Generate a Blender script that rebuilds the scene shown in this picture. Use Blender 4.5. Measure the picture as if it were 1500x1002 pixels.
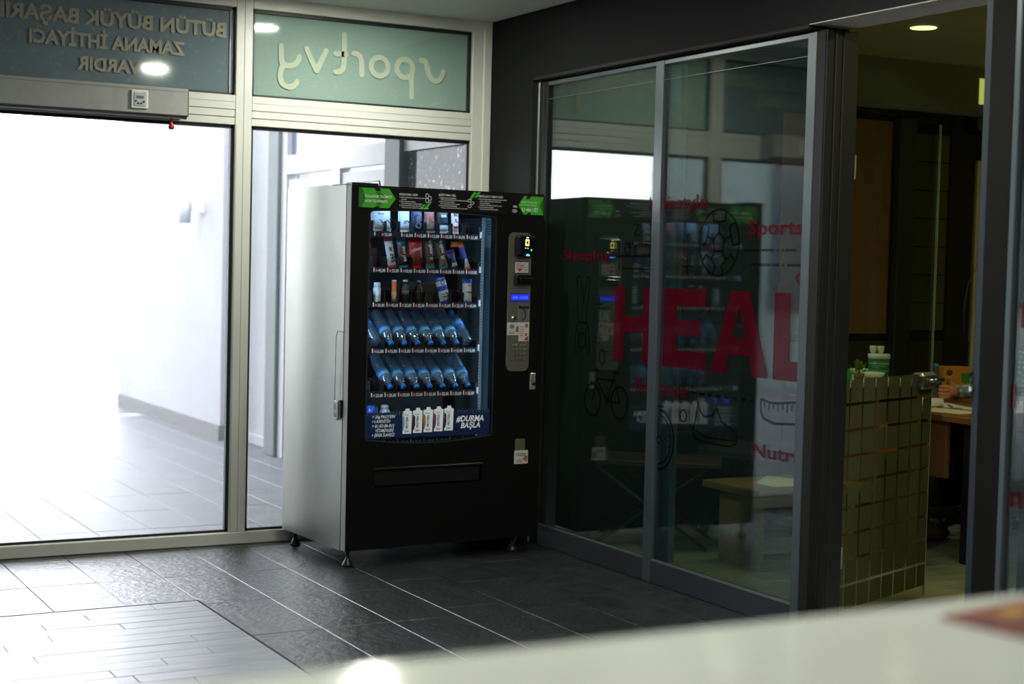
import bpy, math, random
from mathutils import Vector, Matrix, Euler, noise
from mathutils.geometry import tessellate_polygon
random.seed(7)
PI = math.pi
scn = bpy.context.scene
for o in list(bpy.data.objects): bpy.data.objects.remove(o)
COL = scn.collection

# ------------------------------------------------------------------ camera
cam = bpy.data.cameras.new('camera'); camo = bpy.data.objects.new('camera', cam); COL.objects.link(camo)
cam.lens = 54.854; cam.sensor_width = 36; cam.sensor_fit = 'HORIZONTAL'; cam.clip_end = 200
_X = Vector((0.877402, -0.479133, 0.024458)); _U = Vector((0.001679, 0.054046, 0.998537)); _F = Vector((0.479754, 0.876077, -0.048225))
rot = Matrix((_X, _U, -_F)).transposed()
camo.matrix_world = Matrix.Translation((-4.0523, -7.6379, 1.4560)) @ rot.to_4x4()
cam.dof.use_dof = True; cam.dof.focus_distance = 7.0; cam.dof.aperture_fstop = 2.0
scn.camera = camo

# ------------------------------------------------------------------ world, exposure
w = bpy.data.worlds.new('overcast'); scn.world = w; w.use_nodes = True
bg = w.node_tree.nodes['Background']; bg.inputs[0].default_value = (0.93, 0.95, 1.0, 1); bg.inputs[1].default_value = 9.0
scn.view_settings.view_transform = 'Standard'; scn.view_settings.look = 'None'
scn.view_settings.exposure = 0.12; scn.view_settings.gamma = 1.0; scn.view_settings.use_curve_mapping = False
scn.cycles.transparent_max_bounces = 24; scn.cycles.max_bounces = 10; scn.cycles.glossy_bounces = 5
scn.cycles.caustics_reflective = False; scn.cycles.caustics_refractive = False; scn.cycles.sample_clamp_indirect = 4.0
LAMP_HALL = 520.0; LAMP_OFFICE = 55.0; LED = 42.0

# ------------------------------------------------------------------ materials
MATS = {}
def rgb(c): return (c[0], c[1], c[2], 1)
def mat(name, col, rough=0.5, metal=0.0, spec=0.5, emit=None, estr=0.0, noise_amt=0.0, nscale=20.0, bump=0.0, bscale=60.0, coat=0.0):
    if name in MATS: return MATS[name]
    m = bpy.data.materials.new(name); m.use_nodes = True; nt = m.node_tree; b = nt.nodes['Principled BSDF']
    b.inputs['Base Color'].default_value = rgb(col); b.inputs['Roughness'].default_value = rough
    b.inputs['Metallic'].default_value = metal; b.inputs['Specular IOR Level'].default_value = spec
    b.inputs['Coat Weight'].default_value = coat; b.inputs['Coat Roughness'].default_value = 0.05
    if emit: b.inputs['Emission Color'].default_value = rgb(emit); b.inputs['Emission Strength'].default_value = estr
    if noise_amt > 0 or bump > 0:
        tc = nt.nodes.new('ShaderNodeTexCoord')
    if noise_amt > 0:
        n = nt.nodes.new('ShaderNodeTexNoise'); n.inputs['Scale'].default_value = nscale; n.inputs['Detail'].default_value = 5
        nt.links.new(tc.outputs['Object'], n.inputs['Vector'])
        r = nt.nodes.new('ShaderNodeMapRange'); r.inputs['To Min'].default_value = 1 - noise_amt; r.inputs['To Max'].default_value = 1 + noise_amt
        r.inputs['From Min'].default_value = 0.3; r.inputs['From Max'].default_value = 0.7
        nt.links.new(n.outputs['Fac'], r.inputs['Value'])
        mx = nt.nodes.new('ShaderNodeVectorMath'); mx.operation = 'SCALE'; mx.inputs[0].default_value = col[:3]
        nt.links.new(r.outputs['Result'], mx.inputs['Scale']); nt.links.new(mx.outputs[0], b.inputs['Base Color'])
    if bump > 0:
        n = nt.nodes.new('ShaderNodeTexNoise'); n.inputs['Scale'].default_value = bscale; n.inputs['Detail'].default_value = 4
        nt.links.new(tc.outputs['Object'], n.inputs['Vector'])
        bp = nt.nodes.new('ShaderNodeBump'); bp.inputs['Strength'].default_value = bump; bp.inputs['Distance'].default_value = 0.004
        nt.links.new(n.outputs['Fac'], bp.inputs['Height']); nt.links.new(bp.outputs[0], b.inputs['Normal'])
    MATS[name] = m; return m

def glassmat(name, tint=(1, 1, 1), f0=0.04, haze=0.0, hazecol=(.8, .85, .85), rough=0.0):
    m = bpy.data.materials.new(name); m.use_nodes = True; nt = m.node_tree; nt.nodes.clear(); N = nt.nodes.new; L = nt.links.new
    out = N('ShaderNodeOutputMaterial'); tr = N('ShaderNodeBsdfTransparent'); tr.inputs[0].default_value = rgb(tint)
    gl = N('ShaderNodeBsdfGlossy'); gl.inputs['Roughness'].default_value = rough; gl.inputs[0].default_value = (1, 1, 1, 1)
    lw = N('ShaderNodeLayerWeight'); lw.inputs[0].default_value = 0.5
    pw = N('ShaderNodeMath'); pw.operation = 'POWER'; pw.inputs[1].default_value = 5; L(lw.outputs['Facing'], pw.inputs[0])
    ma = N('ShaderNodeMath'); ma.operation = 'MULTIPLY_ADD'; ma.inputs[1].default_value = 1 - f0; ma.inputs[2].default_value = f0; L(pw.outputs[0], ma.inputs[0])
    src = tr.outputs[0]
    if haze > 0:
        df = N('ShaderNodeBsdfDiffuse'); df.inputs[0].default_value = rgb(hazecol); tl = N('ShaderNodeBsdfTranslucent'); tl.inputs[0].default_value = rgb(hazecol)
        m1 = N('ShaderNodeMixShader'); L(df.outputs[0], m1.inputs[1]); L(tl.outputs[0], m1.inputs[2])
        m2 = N('ShaderNodeMixShader'); m2.inputs[0].default_value = haze; L(tr.outputs[0], m2.inputs[1]); L(m1.outputs[0], m2.inputs[2]); src = m2.outputs[0]
    mx = N('ShaderNodeMixShader'); L(ma.outputs[0], mx.inputs[0]); L(src, mx.inputs[1]); L(gl.outputs[0], mx.inputs[2])
    L(mx.outputs[0], out.inputs[0]); MATS[name] = m; return m

def slate(name, c0, c1, rough, bstr):
    m = bpy.data.materials.new(name); m.use_nodes = True; nt = m.node_tree; b = nt.nodes['Principled BSDF']; N = nt.nodes.new; L = nt.links.new
    tc = N('ShaderNodeTexCoord'); oi = N('ShaderNodeObjectInfo')
    ad = N('ShaderNodeVectorMath'); ad.operation = 'ADD'; L(tc.outputs['Object'], ad.inputs[0])
    sc = N('ShaderNodeVectorMath'); sc.operation = 'SCALE'; sc.inputs[0].default_value = (37, 53, 11); L(oi.outputs['Random'], sc.inputs['Scale']); L(sc.outputs[0], ad.inputs[1])
    n1 = N('ShaderNodeTexNoise'); n1.inputs['Scale'].default_value = 6; n1.inputs['Detail'].default_value = 8; n1.inputs['Distortion'].default_value = 1.2; L(ad.outputs[0], n1.inputs['Vector'])
    n2 = N('ShaderNodeTexNoise'); n2.inputs['Scale'].default_value = 34; n2.inputs['Detail'].default_value = 6; L(ad.outputs[0], n2.inputs['Vector'])
    cr = N('ShaderNodeMix'); cr.data_type = 'RGBA'; cr.inputs[6].default_value = rgb(c0); cr.inputs[7].default_value = rgb(c1)
    mr = N('ShaderNodeMapRange'); mr.inputs['From Min'].default_value = .35; mr.inputs['From Max'].default_value = .7; L(n1.outputs['Fac'], mr.inputs['Value']); L(mr.outputs[0], cr.inputs[0])
    # small mineral specks
    n3 = N('ShaderNodeTexNoise'); n3.inputs['Scale'].default_value = 160; n3.inputs['Detail'].default_value = 2; L(ad.outputs[0], n3.inputs['Vector'])
    m3 = N('ShaderNodeMapRange'); m3.inputs['From Min'].default_value = .6; m3.inputs['From Max'].default_value = .75; m3.inputs['To Max'].default_value = .5; L(n3.outputs['Fac'], m3.inputs['Value'])
    c2 = N('ShaderNodeMix'); c2.data_type = 'RGBA'; c2.inputs[7].default_value = rgb([min(1, k * 3.0 + .03) for k in c1]); L(m3.outputs[0], c2.inputs[0]); L(cr.outputs[2], c2.inputs[6])
    L(c2.outputs[2], b.inputs['Base Color'])
    b.inputs['Roughness'].default_value = rough; b.inputs['Specular IOR Level'].default_value = 0.5
    mm = N('ShaderNodeMath'); mm.operation = 'MULTIPLY_ADD'; mm.inputs[1].default_value = 0.9; L(n2.outputs['Fac'], mm.inputs[0]); L(n1.outputs['Fac'], mm.inputs[2])
    bp = N('ShaderNodeBump'); bp.inputs['Strength'].default_value = bstr; bp.inputs['Distance'].default_value = 0.006; L(mm.outputs[0], bp.inputs['Height']); L(bp.outputs[0], b.inputs['Normal'])
    MATS[name] = m; return m

def woodmat(name, c0, c1, rough=0.4, scale=(2, 30, 30), bump=0.05, rnd=0.0):
    m = bpy.data.materials.new(name); m.use_nodes = True; nt = m.node_tree; b = nt.nodes['Principled BSDF']; N = nt.nodes.new; L = nt.links.new
    tc = N('ShaderNodeTexCoord'); oi = N('ShaderNodeObjectInfo'); mp = N('ShaderNodeMapping'); mp.inputs['Scale'].default_value = scale
    ad = N('ShaderNodeVectorMath'); ad.operation = 'ADD'; L(tc.outputs['Object'], ad.inputs[0])
    sc = N('ShaderNodeVectorMath'); sc.operation = 'SCALE'; sc.inputs[0].default_value = (7, 13, 5); L(oi.outputs['Random'], sc.inputs['Scale']); L(sc.outputs[0], ad.inputs[1]); L(ad.outputs[0], mp.inputs[0])
    n1 = N('ShaderNodeTexNoise'); n1.inputs['Scale'].default_value = 1.5; n1.inputs['Detail'].default_value = 6; n1.inputs['Distortion'].default_value = .8; L(mp.outputs[0], n1.inputs['Vector'])
    cr = N('ShaderNodeMix'); cr.data_type = 'RGBA'; cr.inputs[6].default_value = rgb(c0); cr.inputs[7].default_value = rgb(c1)
    mr = N('ShaderNodeMapRange'); mr.inputs['From Min'].default_value = .3; mr.inputs['From Max'].default_value = .7; L(n1.outputs['Fac'], mr.inputs['Value']); L(mr.outputs[0], cr.inputs[0])
    if rnd > 0:
        hs = N('ShaderNodeHueSaturation'); r2 = N('ShaderNodeMapRange'); r2.inputs['To Min'].default_value = 1 - rnd; r2.inputs['To Max'].default_value = 1 + rnd
        L(oi.outputs['Random'], r2.inputs['Value']); L(r2.outputs[0], hs.inputs['Value']); L(cr.outputs[2], hs.inputs['Color']); L(hs.outputs[0], b.inputs['Base Color'])
    else: L(cr.outputs[2], b.inputs['Base Color'])
    b.inputs['Roughness'].default_value = rough
    bp = N('ShaderNodeBump'); bp.inputs['Strength'].default_value = bump; bp.inputs['Distance'].default_value = .0006; L(n1.outputs['Fac'], bp.inputs['Height']); L(bp.outputs[0], b.inputs['Normal'])
    MATS[name] = m; return m

def filmmat(name, c, trans=.35, coat=.08, speck=0.0, clear=0.0, vscale=60):
    """printed or sand-blasted film on a pane: diffuse + translucent + a thin gloss, optionally specked"""
    m = bpy.data.materials.new(name); m.use_nodes = True; nt = m.node_tree; nt.nodes.clear(); N = nt.nodes.new; L = nt.links.new
    out = N('ShaderNodeOutputMaterial'); df = N('ShaderNodeBsdfDiffuse'); tl = N('ShaderNodeBsdfTranslucent')
    df.inputs[0].default_value = rgb(c); tl.inputs[0].default_value = rgb(c)
    if speck > 0:
        tc = N('ShaderNodeTexCoord'); v = N('ShaderNodeTexNoise'); v.inputs['Scale'].default_value = vscale; v.inputs['Detail'].default_value = 2; L(tc.outputs['Object'], v.inputs['Vector'])
        mr = N('ShaderNodeMapRange'); mr.inputs['From Min'].default_value = .62; mr.inputs['From Max'].default_value = .7; mr.inputs['To Max'].default_value = speck; L(v.outputs['Fac'], mr.inputs['Value'])
        mc = N('ShaderNodeMix'); mc.data_type = 'RGBA'; mc.inputs[6].default_value = rgb(c); mc.inputs[7].default_value = (.9, .9, .9, 1); L(mr.outputs[0], mc.inputs[0])
        L(mc.outputs[2], df.inputs[0]); L(mc.outputs[2], tl.inputs[0])
    m1 = N('ShaderNodeMixShader'); m1.inputs[0].default_value = trans; L(df.outputs[0], m1.inputs[1]); L(tl.outputs[0], m1.inputs[2]); src = m1.outputs[0]
    if clear > 0:
        tr = N('ShaderNodeBsdfTransparent'); m3 = N('ShaderNodeMixShader'); m3.inputs[0].default_value = clear; L(src, m3.inputs[1]); L(tr.outputs[0], m3.inputs[2]); src = m3.outputs[0]
    gl = N('ShaderNodeBsdfGlossy'); gl.inputs['Roughness'].default_value = .06
    m2 = N('ShaderNodeMixShader'); m2.inputs[0].default_value = coat; L(src, m2.inputs[1]); L(gl.outputs[0], m2.inputs[2]); L(m2.outputs[0], out.inputs[0])
    MATS[name] = m; return m

# ------------------------------------------------------------------ mesh builder
_dg = None; _tc = {}
def text_geo(s, bold=0.0, align='LEFT', shear=0.0):
    key = (s, bold, align, shear)
    if key in _tc: return _tc[key]
    cu = bpy.data.curves.new('t', 'FONT'); cu.body = s; cu.size = 1; cu.resolution_u = 2; cu.offset = bold; cu.align_x = align; cu.shear = shear; cu.space_line = 1.0
    ob = bpy.data.objects.new('t', cu); COL.objects.link(ob)
    dg = bpy.context.evaluated_depsgraph_get(); me = bpy.data.meshes.new_from_object(ob.evaluated_get(dg))
    v = [tuple(p.co) for p in me.vertices]; f = [tuple(p.vertices) for p in me.polygons]
    bpy.data.objects.remove(ob); bpy.data.curves.remove(cu); bpy.data.meshes.remove(me)
    _tc[key] = (v, f); return v, f

class B:
    def __init__(s): s.v = []; s.f = []; s.m = []; s.s = []
    def add(s, vs, fs, mi=0, sm=False, M=None):
        n = len(s.v)
        if M is not None: vs = [tuple(M @ Vector(p)) for p in vs]
        s.v += [tuple(p) for p in vs]
        for f in fs: s.f.append(tuple(i + n for i in f)); s.m.append(mi); s.s.append(sm)
        return s
    def box(s, x0, y0, z0, x1, y1, z1, mi=0, M=None):
        vs = [(x, y, z) for z in (z0, z1) for y in (y0, y1) for x in (x0, x1)]
        return s.add(vs, [(0, 2, 3, 1), (4, 5, 7, 6), (0, 1, 5, 4), (2, 6, 7, 3), (0, 4, 6, 2), (1, 3, 7, 5)], mi, False, M)
    def cbox(s, cx, cy, cz, sx, sy, sz, mi=0, M=None): return s.box(cx - sx / 2, cy - sy / 2, cz - sz / 2, cx + sx / 2, cy + sy / 2, cz + sz / 2, mi, M)
    def rbox(s, x0, y0, z0, x1, y1, z1, r=.003, mi=0, M=None):
        """box with chamfered edges"""
        vs = []; idx = {}
        for ix in (0, 1):
            for iy in (0, 1):
                for iz in (0, 1):
                    X = (x0, x1)[ix]; Y = (y0, y1)[iy]; Z = (z0, z1)[iz]; dx = r * (1 - 2 * ix); dy = r * (1 - 2 * iy); dz = r * (1 - 2 * iz)
                    for k, p in enumerate([(X, Y + dy, Z + dz), (X + dx, Y, Z + dz), (X + dx, Y + dy, Z)]): idx[(ix, iy, iz, k)] = len(vs); vs.append(p)
        fs = []
        g = lambda a, b, c, k: idx[(a, b, c, k)]
        for i in (0, 1):
            q = [g(i, 0, 0, 0), g(i, 1, 0, 0), g(i, 1, 1, 0), g(i, 0, 1, 0)]; fs.append(q if i else q[::-1])
            q = [g(0, i, 0, 1), g(0, i, 1, 1), g(1, i, 1, 1), g(1, i, 0, 1)]; fs.append(q if i else q[::-1])
            q = [g(0, 0, i, 2), g(1, 0, i, 2), g(1, 1, i, 2), g(0, 1, i, 2)]; fs.append(q if i else q[::-1])
        for a in (0, 1):
            for b in (0, 1):
                q = [g(a, b, 0, 0), g(a, b, 1, 0), g(a, b, 1, 1), g(a, b, 0, 1)]; fs.append(q if (a ^ b) == 0 else q[::-1])
                q = [g(0, a, b, 1), g(1, a, b, 1), g(1, a, b, 2), g(0, a, b, 2)]; fs.append(q if (a ^ b) == 0 else q[::-1])
                q = [g(a, 0, b, 0), g(a, 1, b, 0), g(a, 1, b, 2), g(a, 0, b, 2)]; fs.append(q[::-1] if (a ^ b) == 0 else q)
        for a in (0, 1):
            for b in (0, 1):
                for c in (0, 1):
                    q = [g(a, b, c, 0), g(a, b, c, 1), g(a, b, c, 2)]; fs.append(q if (a + b + c) % 2 == 0 else q[::-1])
        return s.add(vs, fs, mi, False, M)
    def lathe(s, prof, n=16, mi=0, M=None, sm=True, mis=None):
        vs = []; fs = []
        for r, z in prof:
            for k in range(n): a = 2 * PI * k / n; vs.append((r * math.cos(a), r * math.sin(a), z))
        base = len(s.f)
        for i in range(len(prof) - 1):
            for k in range(n): k2 = (k + 1) % n; fs.append((i * n + k, i * n + k2, (i + 1) * n + k2, (i + 1) * n + k))
        fs.append(tuple(range(n))[::-1]); fs.append(tuple((len(prof) - 1) * n + k for k in range(n)))
        s.add(vs, fs, mi, sm, M)
        if mis:
            for i in range(len(prof) - 1):
                for k in range(n): s.m[base + i * n + k] = mis[i]
        return s
    def cyl(s, c, r, h, n=16, mi=0, axis='Z', r2=None, M=None, sm=True):
        T = Matrix.Translation(c)
        if axis == 'X': T = T @ Matrix.Rotation(PI / 2, 4, 'Y')
        if axis == 'Y': T = T @ Matrix.Rotation(-PI / 2, 4, 'X')
        if M is not None: T = M @ T
        return s.lathe([(r, 0), (r if r2 is None else r2, h)], n, mi, T, sm)
    def tube(s, pts, r, n=6, mi=0, closed=False, M=None, sm=True, radii=None):
        P = [Vector(p) for p in pts]; vs = []; fs = []; N = len(P); prev = None
        for i, p in enumerate(P):
            if closed: t = P[(i + 1) % N] - P[i - 1]
            else: t = P[min(i + 1, N - 1)] - P[max(i - 1, 0)]
            t.normalize()
            if prev is None: a = t.orthogonal().normalized()
            else:
                a = prev - t * prev.dot(t)
                a = a.normalized() if a.length > 1e-6 else t.orthogonal().normalized()
            prev = a; b = t.cross(a); rr = radii[i] if radii else r
            for k in range(n): an = 2 * PI * k / n; vs.append(p + a * rr * math.cos(an) + b * rr * math.sin(an))
        for i in range(N if closed else N - 1):
            j = (i + 1) % N
            for k in range(n): k2 = (k + 1) % n; fs.append((i * n + k, i * n + k2, j * n + k2, j * n + k))
        if not closed: fs.append(tuple(range(n))[::-1]); fs.append(tuple((N - 1) * n + k for k in range(n)))
        return s.add(vs, fs, mi, sm, M)
    def poly(s, outer, holes=(), th=0.0, mi=0, M=None, side=None):
        """flat polygon in local xy facing +z at z=0, extruded back to z=-th"""
        loops = [outer] + list(holes); pts = [p for lp in loops for p in lp]
        tris = tessellate_polygon([[Vector((p[0], p[1], 0)) for p in lp] for lp in loops])
        def ori(t):
            a, b, c = [pts[i] for i in t]; return t if (b[0] - a[0]) * (c[1] - a[1]) - (b[1] - a[1]) * (c[0] - a[0]) > 0 else t[::-1]
        tris = [ori(tuple(t)) for t in tris]; n = len(pts)
        s.add([(p[0], p[1], 0) for p in pts], tris, mi, False, M)
        if th > 0:
            s.add([(p[0], p[1], -th) for p in pts], [t[::-1] for t in tris], mi if side is None else side, False, M)
            k0 = 0; vs = [(p[0], p[1], 0) for p in pts] + [(p[0], p[1], -th) for p in pts]; fs = []
            for li, lp in enumerate(loops):
                m = len(lp); area = sum(lp[i][0] * lp[(i + 1) % m][1] - lp[(i + 1) % m][0] * lp[i][1] for i in range(m)); flip = (area > 0) == (li > 0)
                for i in range(m):
                    a = k0 + i; b = k0 + (i + 1) % m; q = (a, a + n, b + n, b); fs.append(q[::-1] if flip else q)
                k0 += m
            s.add(vs, fs, mi if side is None else side, False, M)
        return s
    def stroke(s, pts, wd, mi=0, M=None, closed=False, z=0.0, round_=True, seg=8):
        P = [Vector((p[0], p[1])) for p in pts]; N = len(P)
        for i in range(N if closed else N - 1):
            a = P[i]; b = P[(i + 1) % N]; d = b - a
            if d.length < 1e-7: continue
            d.normalize(); n = Vector((-d.y, d.x)) * wd / 2
            zi = z + 4e-5 * (i % 2) + 1e-5 * (i % 5); s.add([(a.x - n.x, a.y - n.y, zi), (b.x - n.x, b.y - n.y, zi), (b.x + n.x, b.y + n.y, zi), (a.x + n.x, a.y + n.y, zi)], [(0, 1, 2, 3)], mi, False, M)
        if round_:
            for k, a in enumerate(P):
                s.add([(a.x + wd / 2 * math.cos(2 * PI * j / seg), a.y + wd / 2 * math.sin(2 * PI * j / seg), z + 1.2e-4 + 4e-5 * (k % 2) + 1e-5 * (k % 3)) for j in range(seg)], [tuple(range(seg))], mi, False, M)
        return s
    def text(s, t, x, y, h, mi=0, M=None, w=None, bold=0.0, z=0.0, shear=0.0, th=0.0, cap=True, fitcaps=False):
        """baseline-left at (x,y); h = height of capitals; w = fitted width"""
        v, f = text_geo(t, bold, 'LEFT', shear)
        if not v: return s
        x0 = min(p[0] for p in v); x1 = max(p[0] for p in v); sc = h / 0.73; sx = sc if w is None else w / max(1e-6, x1 - x0)
        s.add([(x + (p[0] - x0) * sx, y + p[1] * sc, z) for p in v], f, mi, False, M); return s
    def build(s, name, mats, parent=None, loc=(0, 0, 0), rot=(0, 0, 0), **kw):
        me = bpy.data.meshes.new(name); me.from_pydata(s.v, [], s.f)
        if not isinstance(mats, (list, tuple)): mats = [mats]
        for m in mats: me.materials.append(m)
        me.polygons.foreach_set('material_index', s.m); me.polygons.foreach_set('use_smooth', s.s); me.update()
        return link(name, me, parent, loc, rot, **kw)

def link(name, me, parent=None, loc=(0, 0, 0), rot=(0, 0, 0), label=None, category=None, group=None, kind=None):
    o = bpy.data.objects.new(name, me); COL.objects.link(o); o.location = loc; o.rotation_euler = rot; o.parent = parent
    if label: o['label'] = label
    if category: o['category'] = category
    if group: o['group'] = group
    if kind: o['kind'] = kind
    return o
def thing(name, label, cat, loc=(0, 0, 0), rot=(0, 0, 0), group=None): return link(name, None, None, loc, rot, label, cat, group)
def struct(name, label=None, loc=(0, 0, 0)): return link(name, None, None, loc, (0, 0, 0), label, None, None, 'structure')
def copy_tree(src, parent=None, top=True):
    o = src.copy(); COL.objects.link(o); o.parent = parent
    for ch in list(KIDS.get(src.name, [])): copy_tree(ch, o, False)
    return o
KIDS = {}
def reg_kids(root):
    """remember the children before copies are made"""
    for o in bpy.data.objects:
        if o.parent == root: KIDS.setdefault(root.name, []).append(o); reg_kids(o)

ML = lambda x, y, z: Matrix(((0, 0, -1, x), (-1, 0, 0, y), (0, 1, 0, z), (0, 0, 0, 1)))      # lettering on the office partition, read from the hall
MO = lambda x, y, z: Matrix(((-1, 0, 0, x), (0, 0, 1, y), (0, 1, 0, z), (0, 0, 0, 1)))       # lettering read from the street
MV = lambda u, v, z: Matrix(((1, 0, 0, u), (0, 0, -1, v), (0, 1, 0, z), (0, 0, 0, 1)))       # upright face looking to -y

# colours
cream = mat('cream_coated_aluminium', (.60, .60, .545), .38, noise_amt=.05, nscale=3)
cream_edge = mat('cream_frame_groove', (.30, .30, .26), .6)
gasket = mat('black_rubber_gasket', (.008, .009, .012), .5)
greyal = mat('grey_anodised_aluminium', (.10, .115, .13), .38, metal=.5, noise_amt=.05, nscale=5)
darkal = mat('dark_anodised_aluminium', (.011, .012, .0115), .55, spec=.2)
blackgap = mat('black_shadow_gap', (.004, .004, .004), .8)
darkwall = mat('charcoal_painted_wall', (.0065, .007, .0075), .8, spec=.15, noise_amt=.15, nscale=2, bump=.15, bscale=90)
ceilm = mat('white_ceiling_paint', (.84, .86, .84), .85, noise_amt=.04, nscale=1.5)
soffit = mat('light_grey_soffit_paint', (.42, .40, .38), .8)
white = mat('white_render', (.34, .34, .365), .8, noise_amt=.04, nscale=3)
whitepl = mat('white_plastic', (.78, .78, .76), .4)
steel = mat('polished_steel', (.62, .62, .60), .22, metal=1)
black = mat('black_powder_coat', (.003, .0033, .0035), .5, spec=.2)
blackpl = mat('black_plastic', (.012, .012, .013), .35)
blackmat = mat('matt_black', (.004, .004, .004), .9)
glass = glassmat('clear_window_glass', (.98, .99, .98), .04, .012)
glass_hazy = glassmat('hazy_window_glass', (.98, .98, .99), .04, .05)  # milky haze mixed into the pane stands in for veiling glare
glass_tint = glassmat('green_tinted_glass', (.68, .76, .76), .085, .03, (.20, .34, .36), .035)
teal = filmmat('teal_printed_film', (.38, .51, .46), .24, .05, .12, 0, 60)
teal2 = filmmat('slate_blue_printed_film', (.22, .28, .32), .22, .05, .12, 0, 60)
letter = mat('warm_grey_letter_film', (.36, .34, .27), .8, spec=.1)
letter2 = mat('beige_letter_film', (.40, .45, .34), .8, spec=.1)
frost = filmmat('frosted_film', (.15, .155, .09), .5, .0, 0, .15)
redfilm = filmmat('red_letter_film', (.06, .003, .009), 0, .04, 0, 0)
blackfilm = filmmat('black_line_film', (.003, .003, .003), 0, .04, 0, .35)

# ================================================================== SETTING: floors
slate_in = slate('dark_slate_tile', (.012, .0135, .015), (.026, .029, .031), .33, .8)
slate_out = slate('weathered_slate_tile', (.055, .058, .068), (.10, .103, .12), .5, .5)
grout = mat('pale_grout', (.16, .16, .16), .8); grout_dark = mat('dark_grout', (.03, .03, .03), .8)
plankm = woodmat('pale_grey_plank', (.11, .12, .14), (.18, .19, .21), .34, (3, 14, 14), .05, .12)
slabm = mat('dark_floor_base', (.03, .032, .034), .5)
def tile_mesh(name, sx, sy, th=.012, c=.002):
    b = B(); x, y = sx / 2, sy / 2
    v = [(-x + c, -y + c, 0), (x - c, -y + c, 0), (x - c, y - c, 0), (-x + c, y - c, 0), (-x, -y, -c), (x, -y, -c), (x, y, -c), (-x, y, -c), (-x, -y, -th), (x, -y, -th), (x, y, -th), (-x, y, -th)]
    f = [(0, 1, 2, 3)] + [(i + 4, (i + 1) % 4 + 4, (i + 1) % 4, i) for i in range(4)] + [(i + 8, (i + 1) % 4 + 8, (i + 1) % 4 + 4, i + 4) for i in range(4)]
    me = bpy.data.meshes.new(name); me.from_pydata(v, [], f); return me
floor = struct('floor', 'dark slate tiled hall floor with a pale plank inlay')
B().box(-7, -9.5, -.15, 0.1, 0.02, -.0062).build('grout_bed', grout, floor)
tm = tile_mesh('floor_tile', .2965, .5965); tm.materials.append(slate_in)
XE = [-.235 - .3 * k for k in range(-1, 15)]
def tile_at(me, cx, cy, parent, nm='floor_tile', dz=.0006):
    o = link(nm, me, parent, (cx, cy, random.uniform(-dz, dz)), (random.uniform(-.0012, .0012), random.uniform(-.0015, .0015), 0)); return o
half = {}
def clipped(cx, y0, y1, m, parent, nm, sx=.2965):
    key = (round(y1 - y0, 3), round(sx, 3), m.name)
    if key not in half: half[key] = tile_mesh(nm, sx, y1 - y0); half[key].materials.append(m)
    return tile_at(half[key], cx, (y0 + y1) / 2, parent, nm)
YOFF = {0: -.42, 1: -.30, 2: -.10, 3: -.55, 4: -.10, 5: -.10}
for k in range(0, 14):
    x1 = .065 - .3 * k; cx = x1 - .15
    if k == 0: continue
    off = YOFF.get(k, -.10); y = off
    ylim = -3.9 if cx > -2.03 else -1.2165
    if y < -.12: clipped(cx, off + .0015, -.001, slate_in, floor, 'floor_tile')
    elif y > -.12: clipped(cx, -.0985, -.001, slate_in, floor, 'floor_tile')
    while y > ylim + .01:
        yb = max(y - .6, ylim)
        if y - yb > .58: tile_at(tm, cx, (y + yb) / 2, floor)
        elif y - yb > .02: clipped(cx, yb + .0015, y - .0015, slate_in, floor, 'floor_tile')
        y -= .6
# narrow cut strip along the partition
for j in range(7): clipped(-.117, -.6 * j - .598 - .0, -.6 * j - .0015, slate_in, floor, 'floor_tile', .232)
# dark metal edge strip round the plank inlay
B().box(-4.4, -1.2195, -.006, -2.031, -1.2145, .0015).box(-2.036, -3.9, -.006, -2.031, -1.2145, .0015).build('edge_strip', blackgap, floor)
pm = {}
J = [-2.243, -2.54, -2.733, -2.449, -2.748, -2.931, -2.248, -2.864, -2.247, -2.451, -2.663]
for r in range(26):
    y1 = -1.221 - .0985 * r; j = J[r] if r < len(J) else random.uniform(-2.9, -2.2); xs = [-2.038, j]
    while xs[-1] > -4.3: xs.append(xs[-1] - .9)
    for a, b_ in zip(xs[:-1], xs[1:]):
        L_ = round(a - b_ - .003, 3)
        if L_ not in pm: pm[L_] = tile_mesh('floor_plank', L_, .0962, .012, .0012); pm[L_].materials.append(plankm)
        link('floor_plank', pm[L_], floor, ((a + b_) / 2, y1 - .049, random.uniform(-.0004, .0004)), (random.uniform(-.002, .002), random.uniform(-.0006, .0006), 0))
B().box(-4.42, -9.5, -.006, .06, -3.9, .0).box(-7, -9.5, -.006, -4.42, 0, .0).build('floor_sheet', slate_in, floor)

# street-side paving
pav = struct('terrace_paving', 'pale slate paving outside the glass front')
B().box(-9, .02, -.16, 3.0, 9.5, -.0062).build('grout_bed', mat('paving_grout', (.34, .34, .36), .8), pav)
tmo = tile_mesh('paving_tile', .2965, .5965); tmo.materials.append(slate_out)
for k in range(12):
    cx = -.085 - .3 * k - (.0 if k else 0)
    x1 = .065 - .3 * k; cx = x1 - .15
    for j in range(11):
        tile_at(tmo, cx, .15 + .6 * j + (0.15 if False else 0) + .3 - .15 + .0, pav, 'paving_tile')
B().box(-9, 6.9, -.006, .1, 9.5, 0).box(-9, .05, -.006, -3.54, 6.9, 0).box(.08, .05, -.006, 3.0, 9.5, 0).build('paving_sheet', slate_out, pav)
st = struct('street_ground', 'pale sunlit ground beyond the paving')
B().box(-60, 9.5, -.2, 60, 90, -.01).box(-60, -12, -.2, -9, 9.5, -.01).box(3.0, 5, -.2, 60, 9.5, -.01).build('pavement', mat('pale_pavement', (.42, .42, .42), .9, noise_amt=.1, nscale=1), st)

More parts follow.
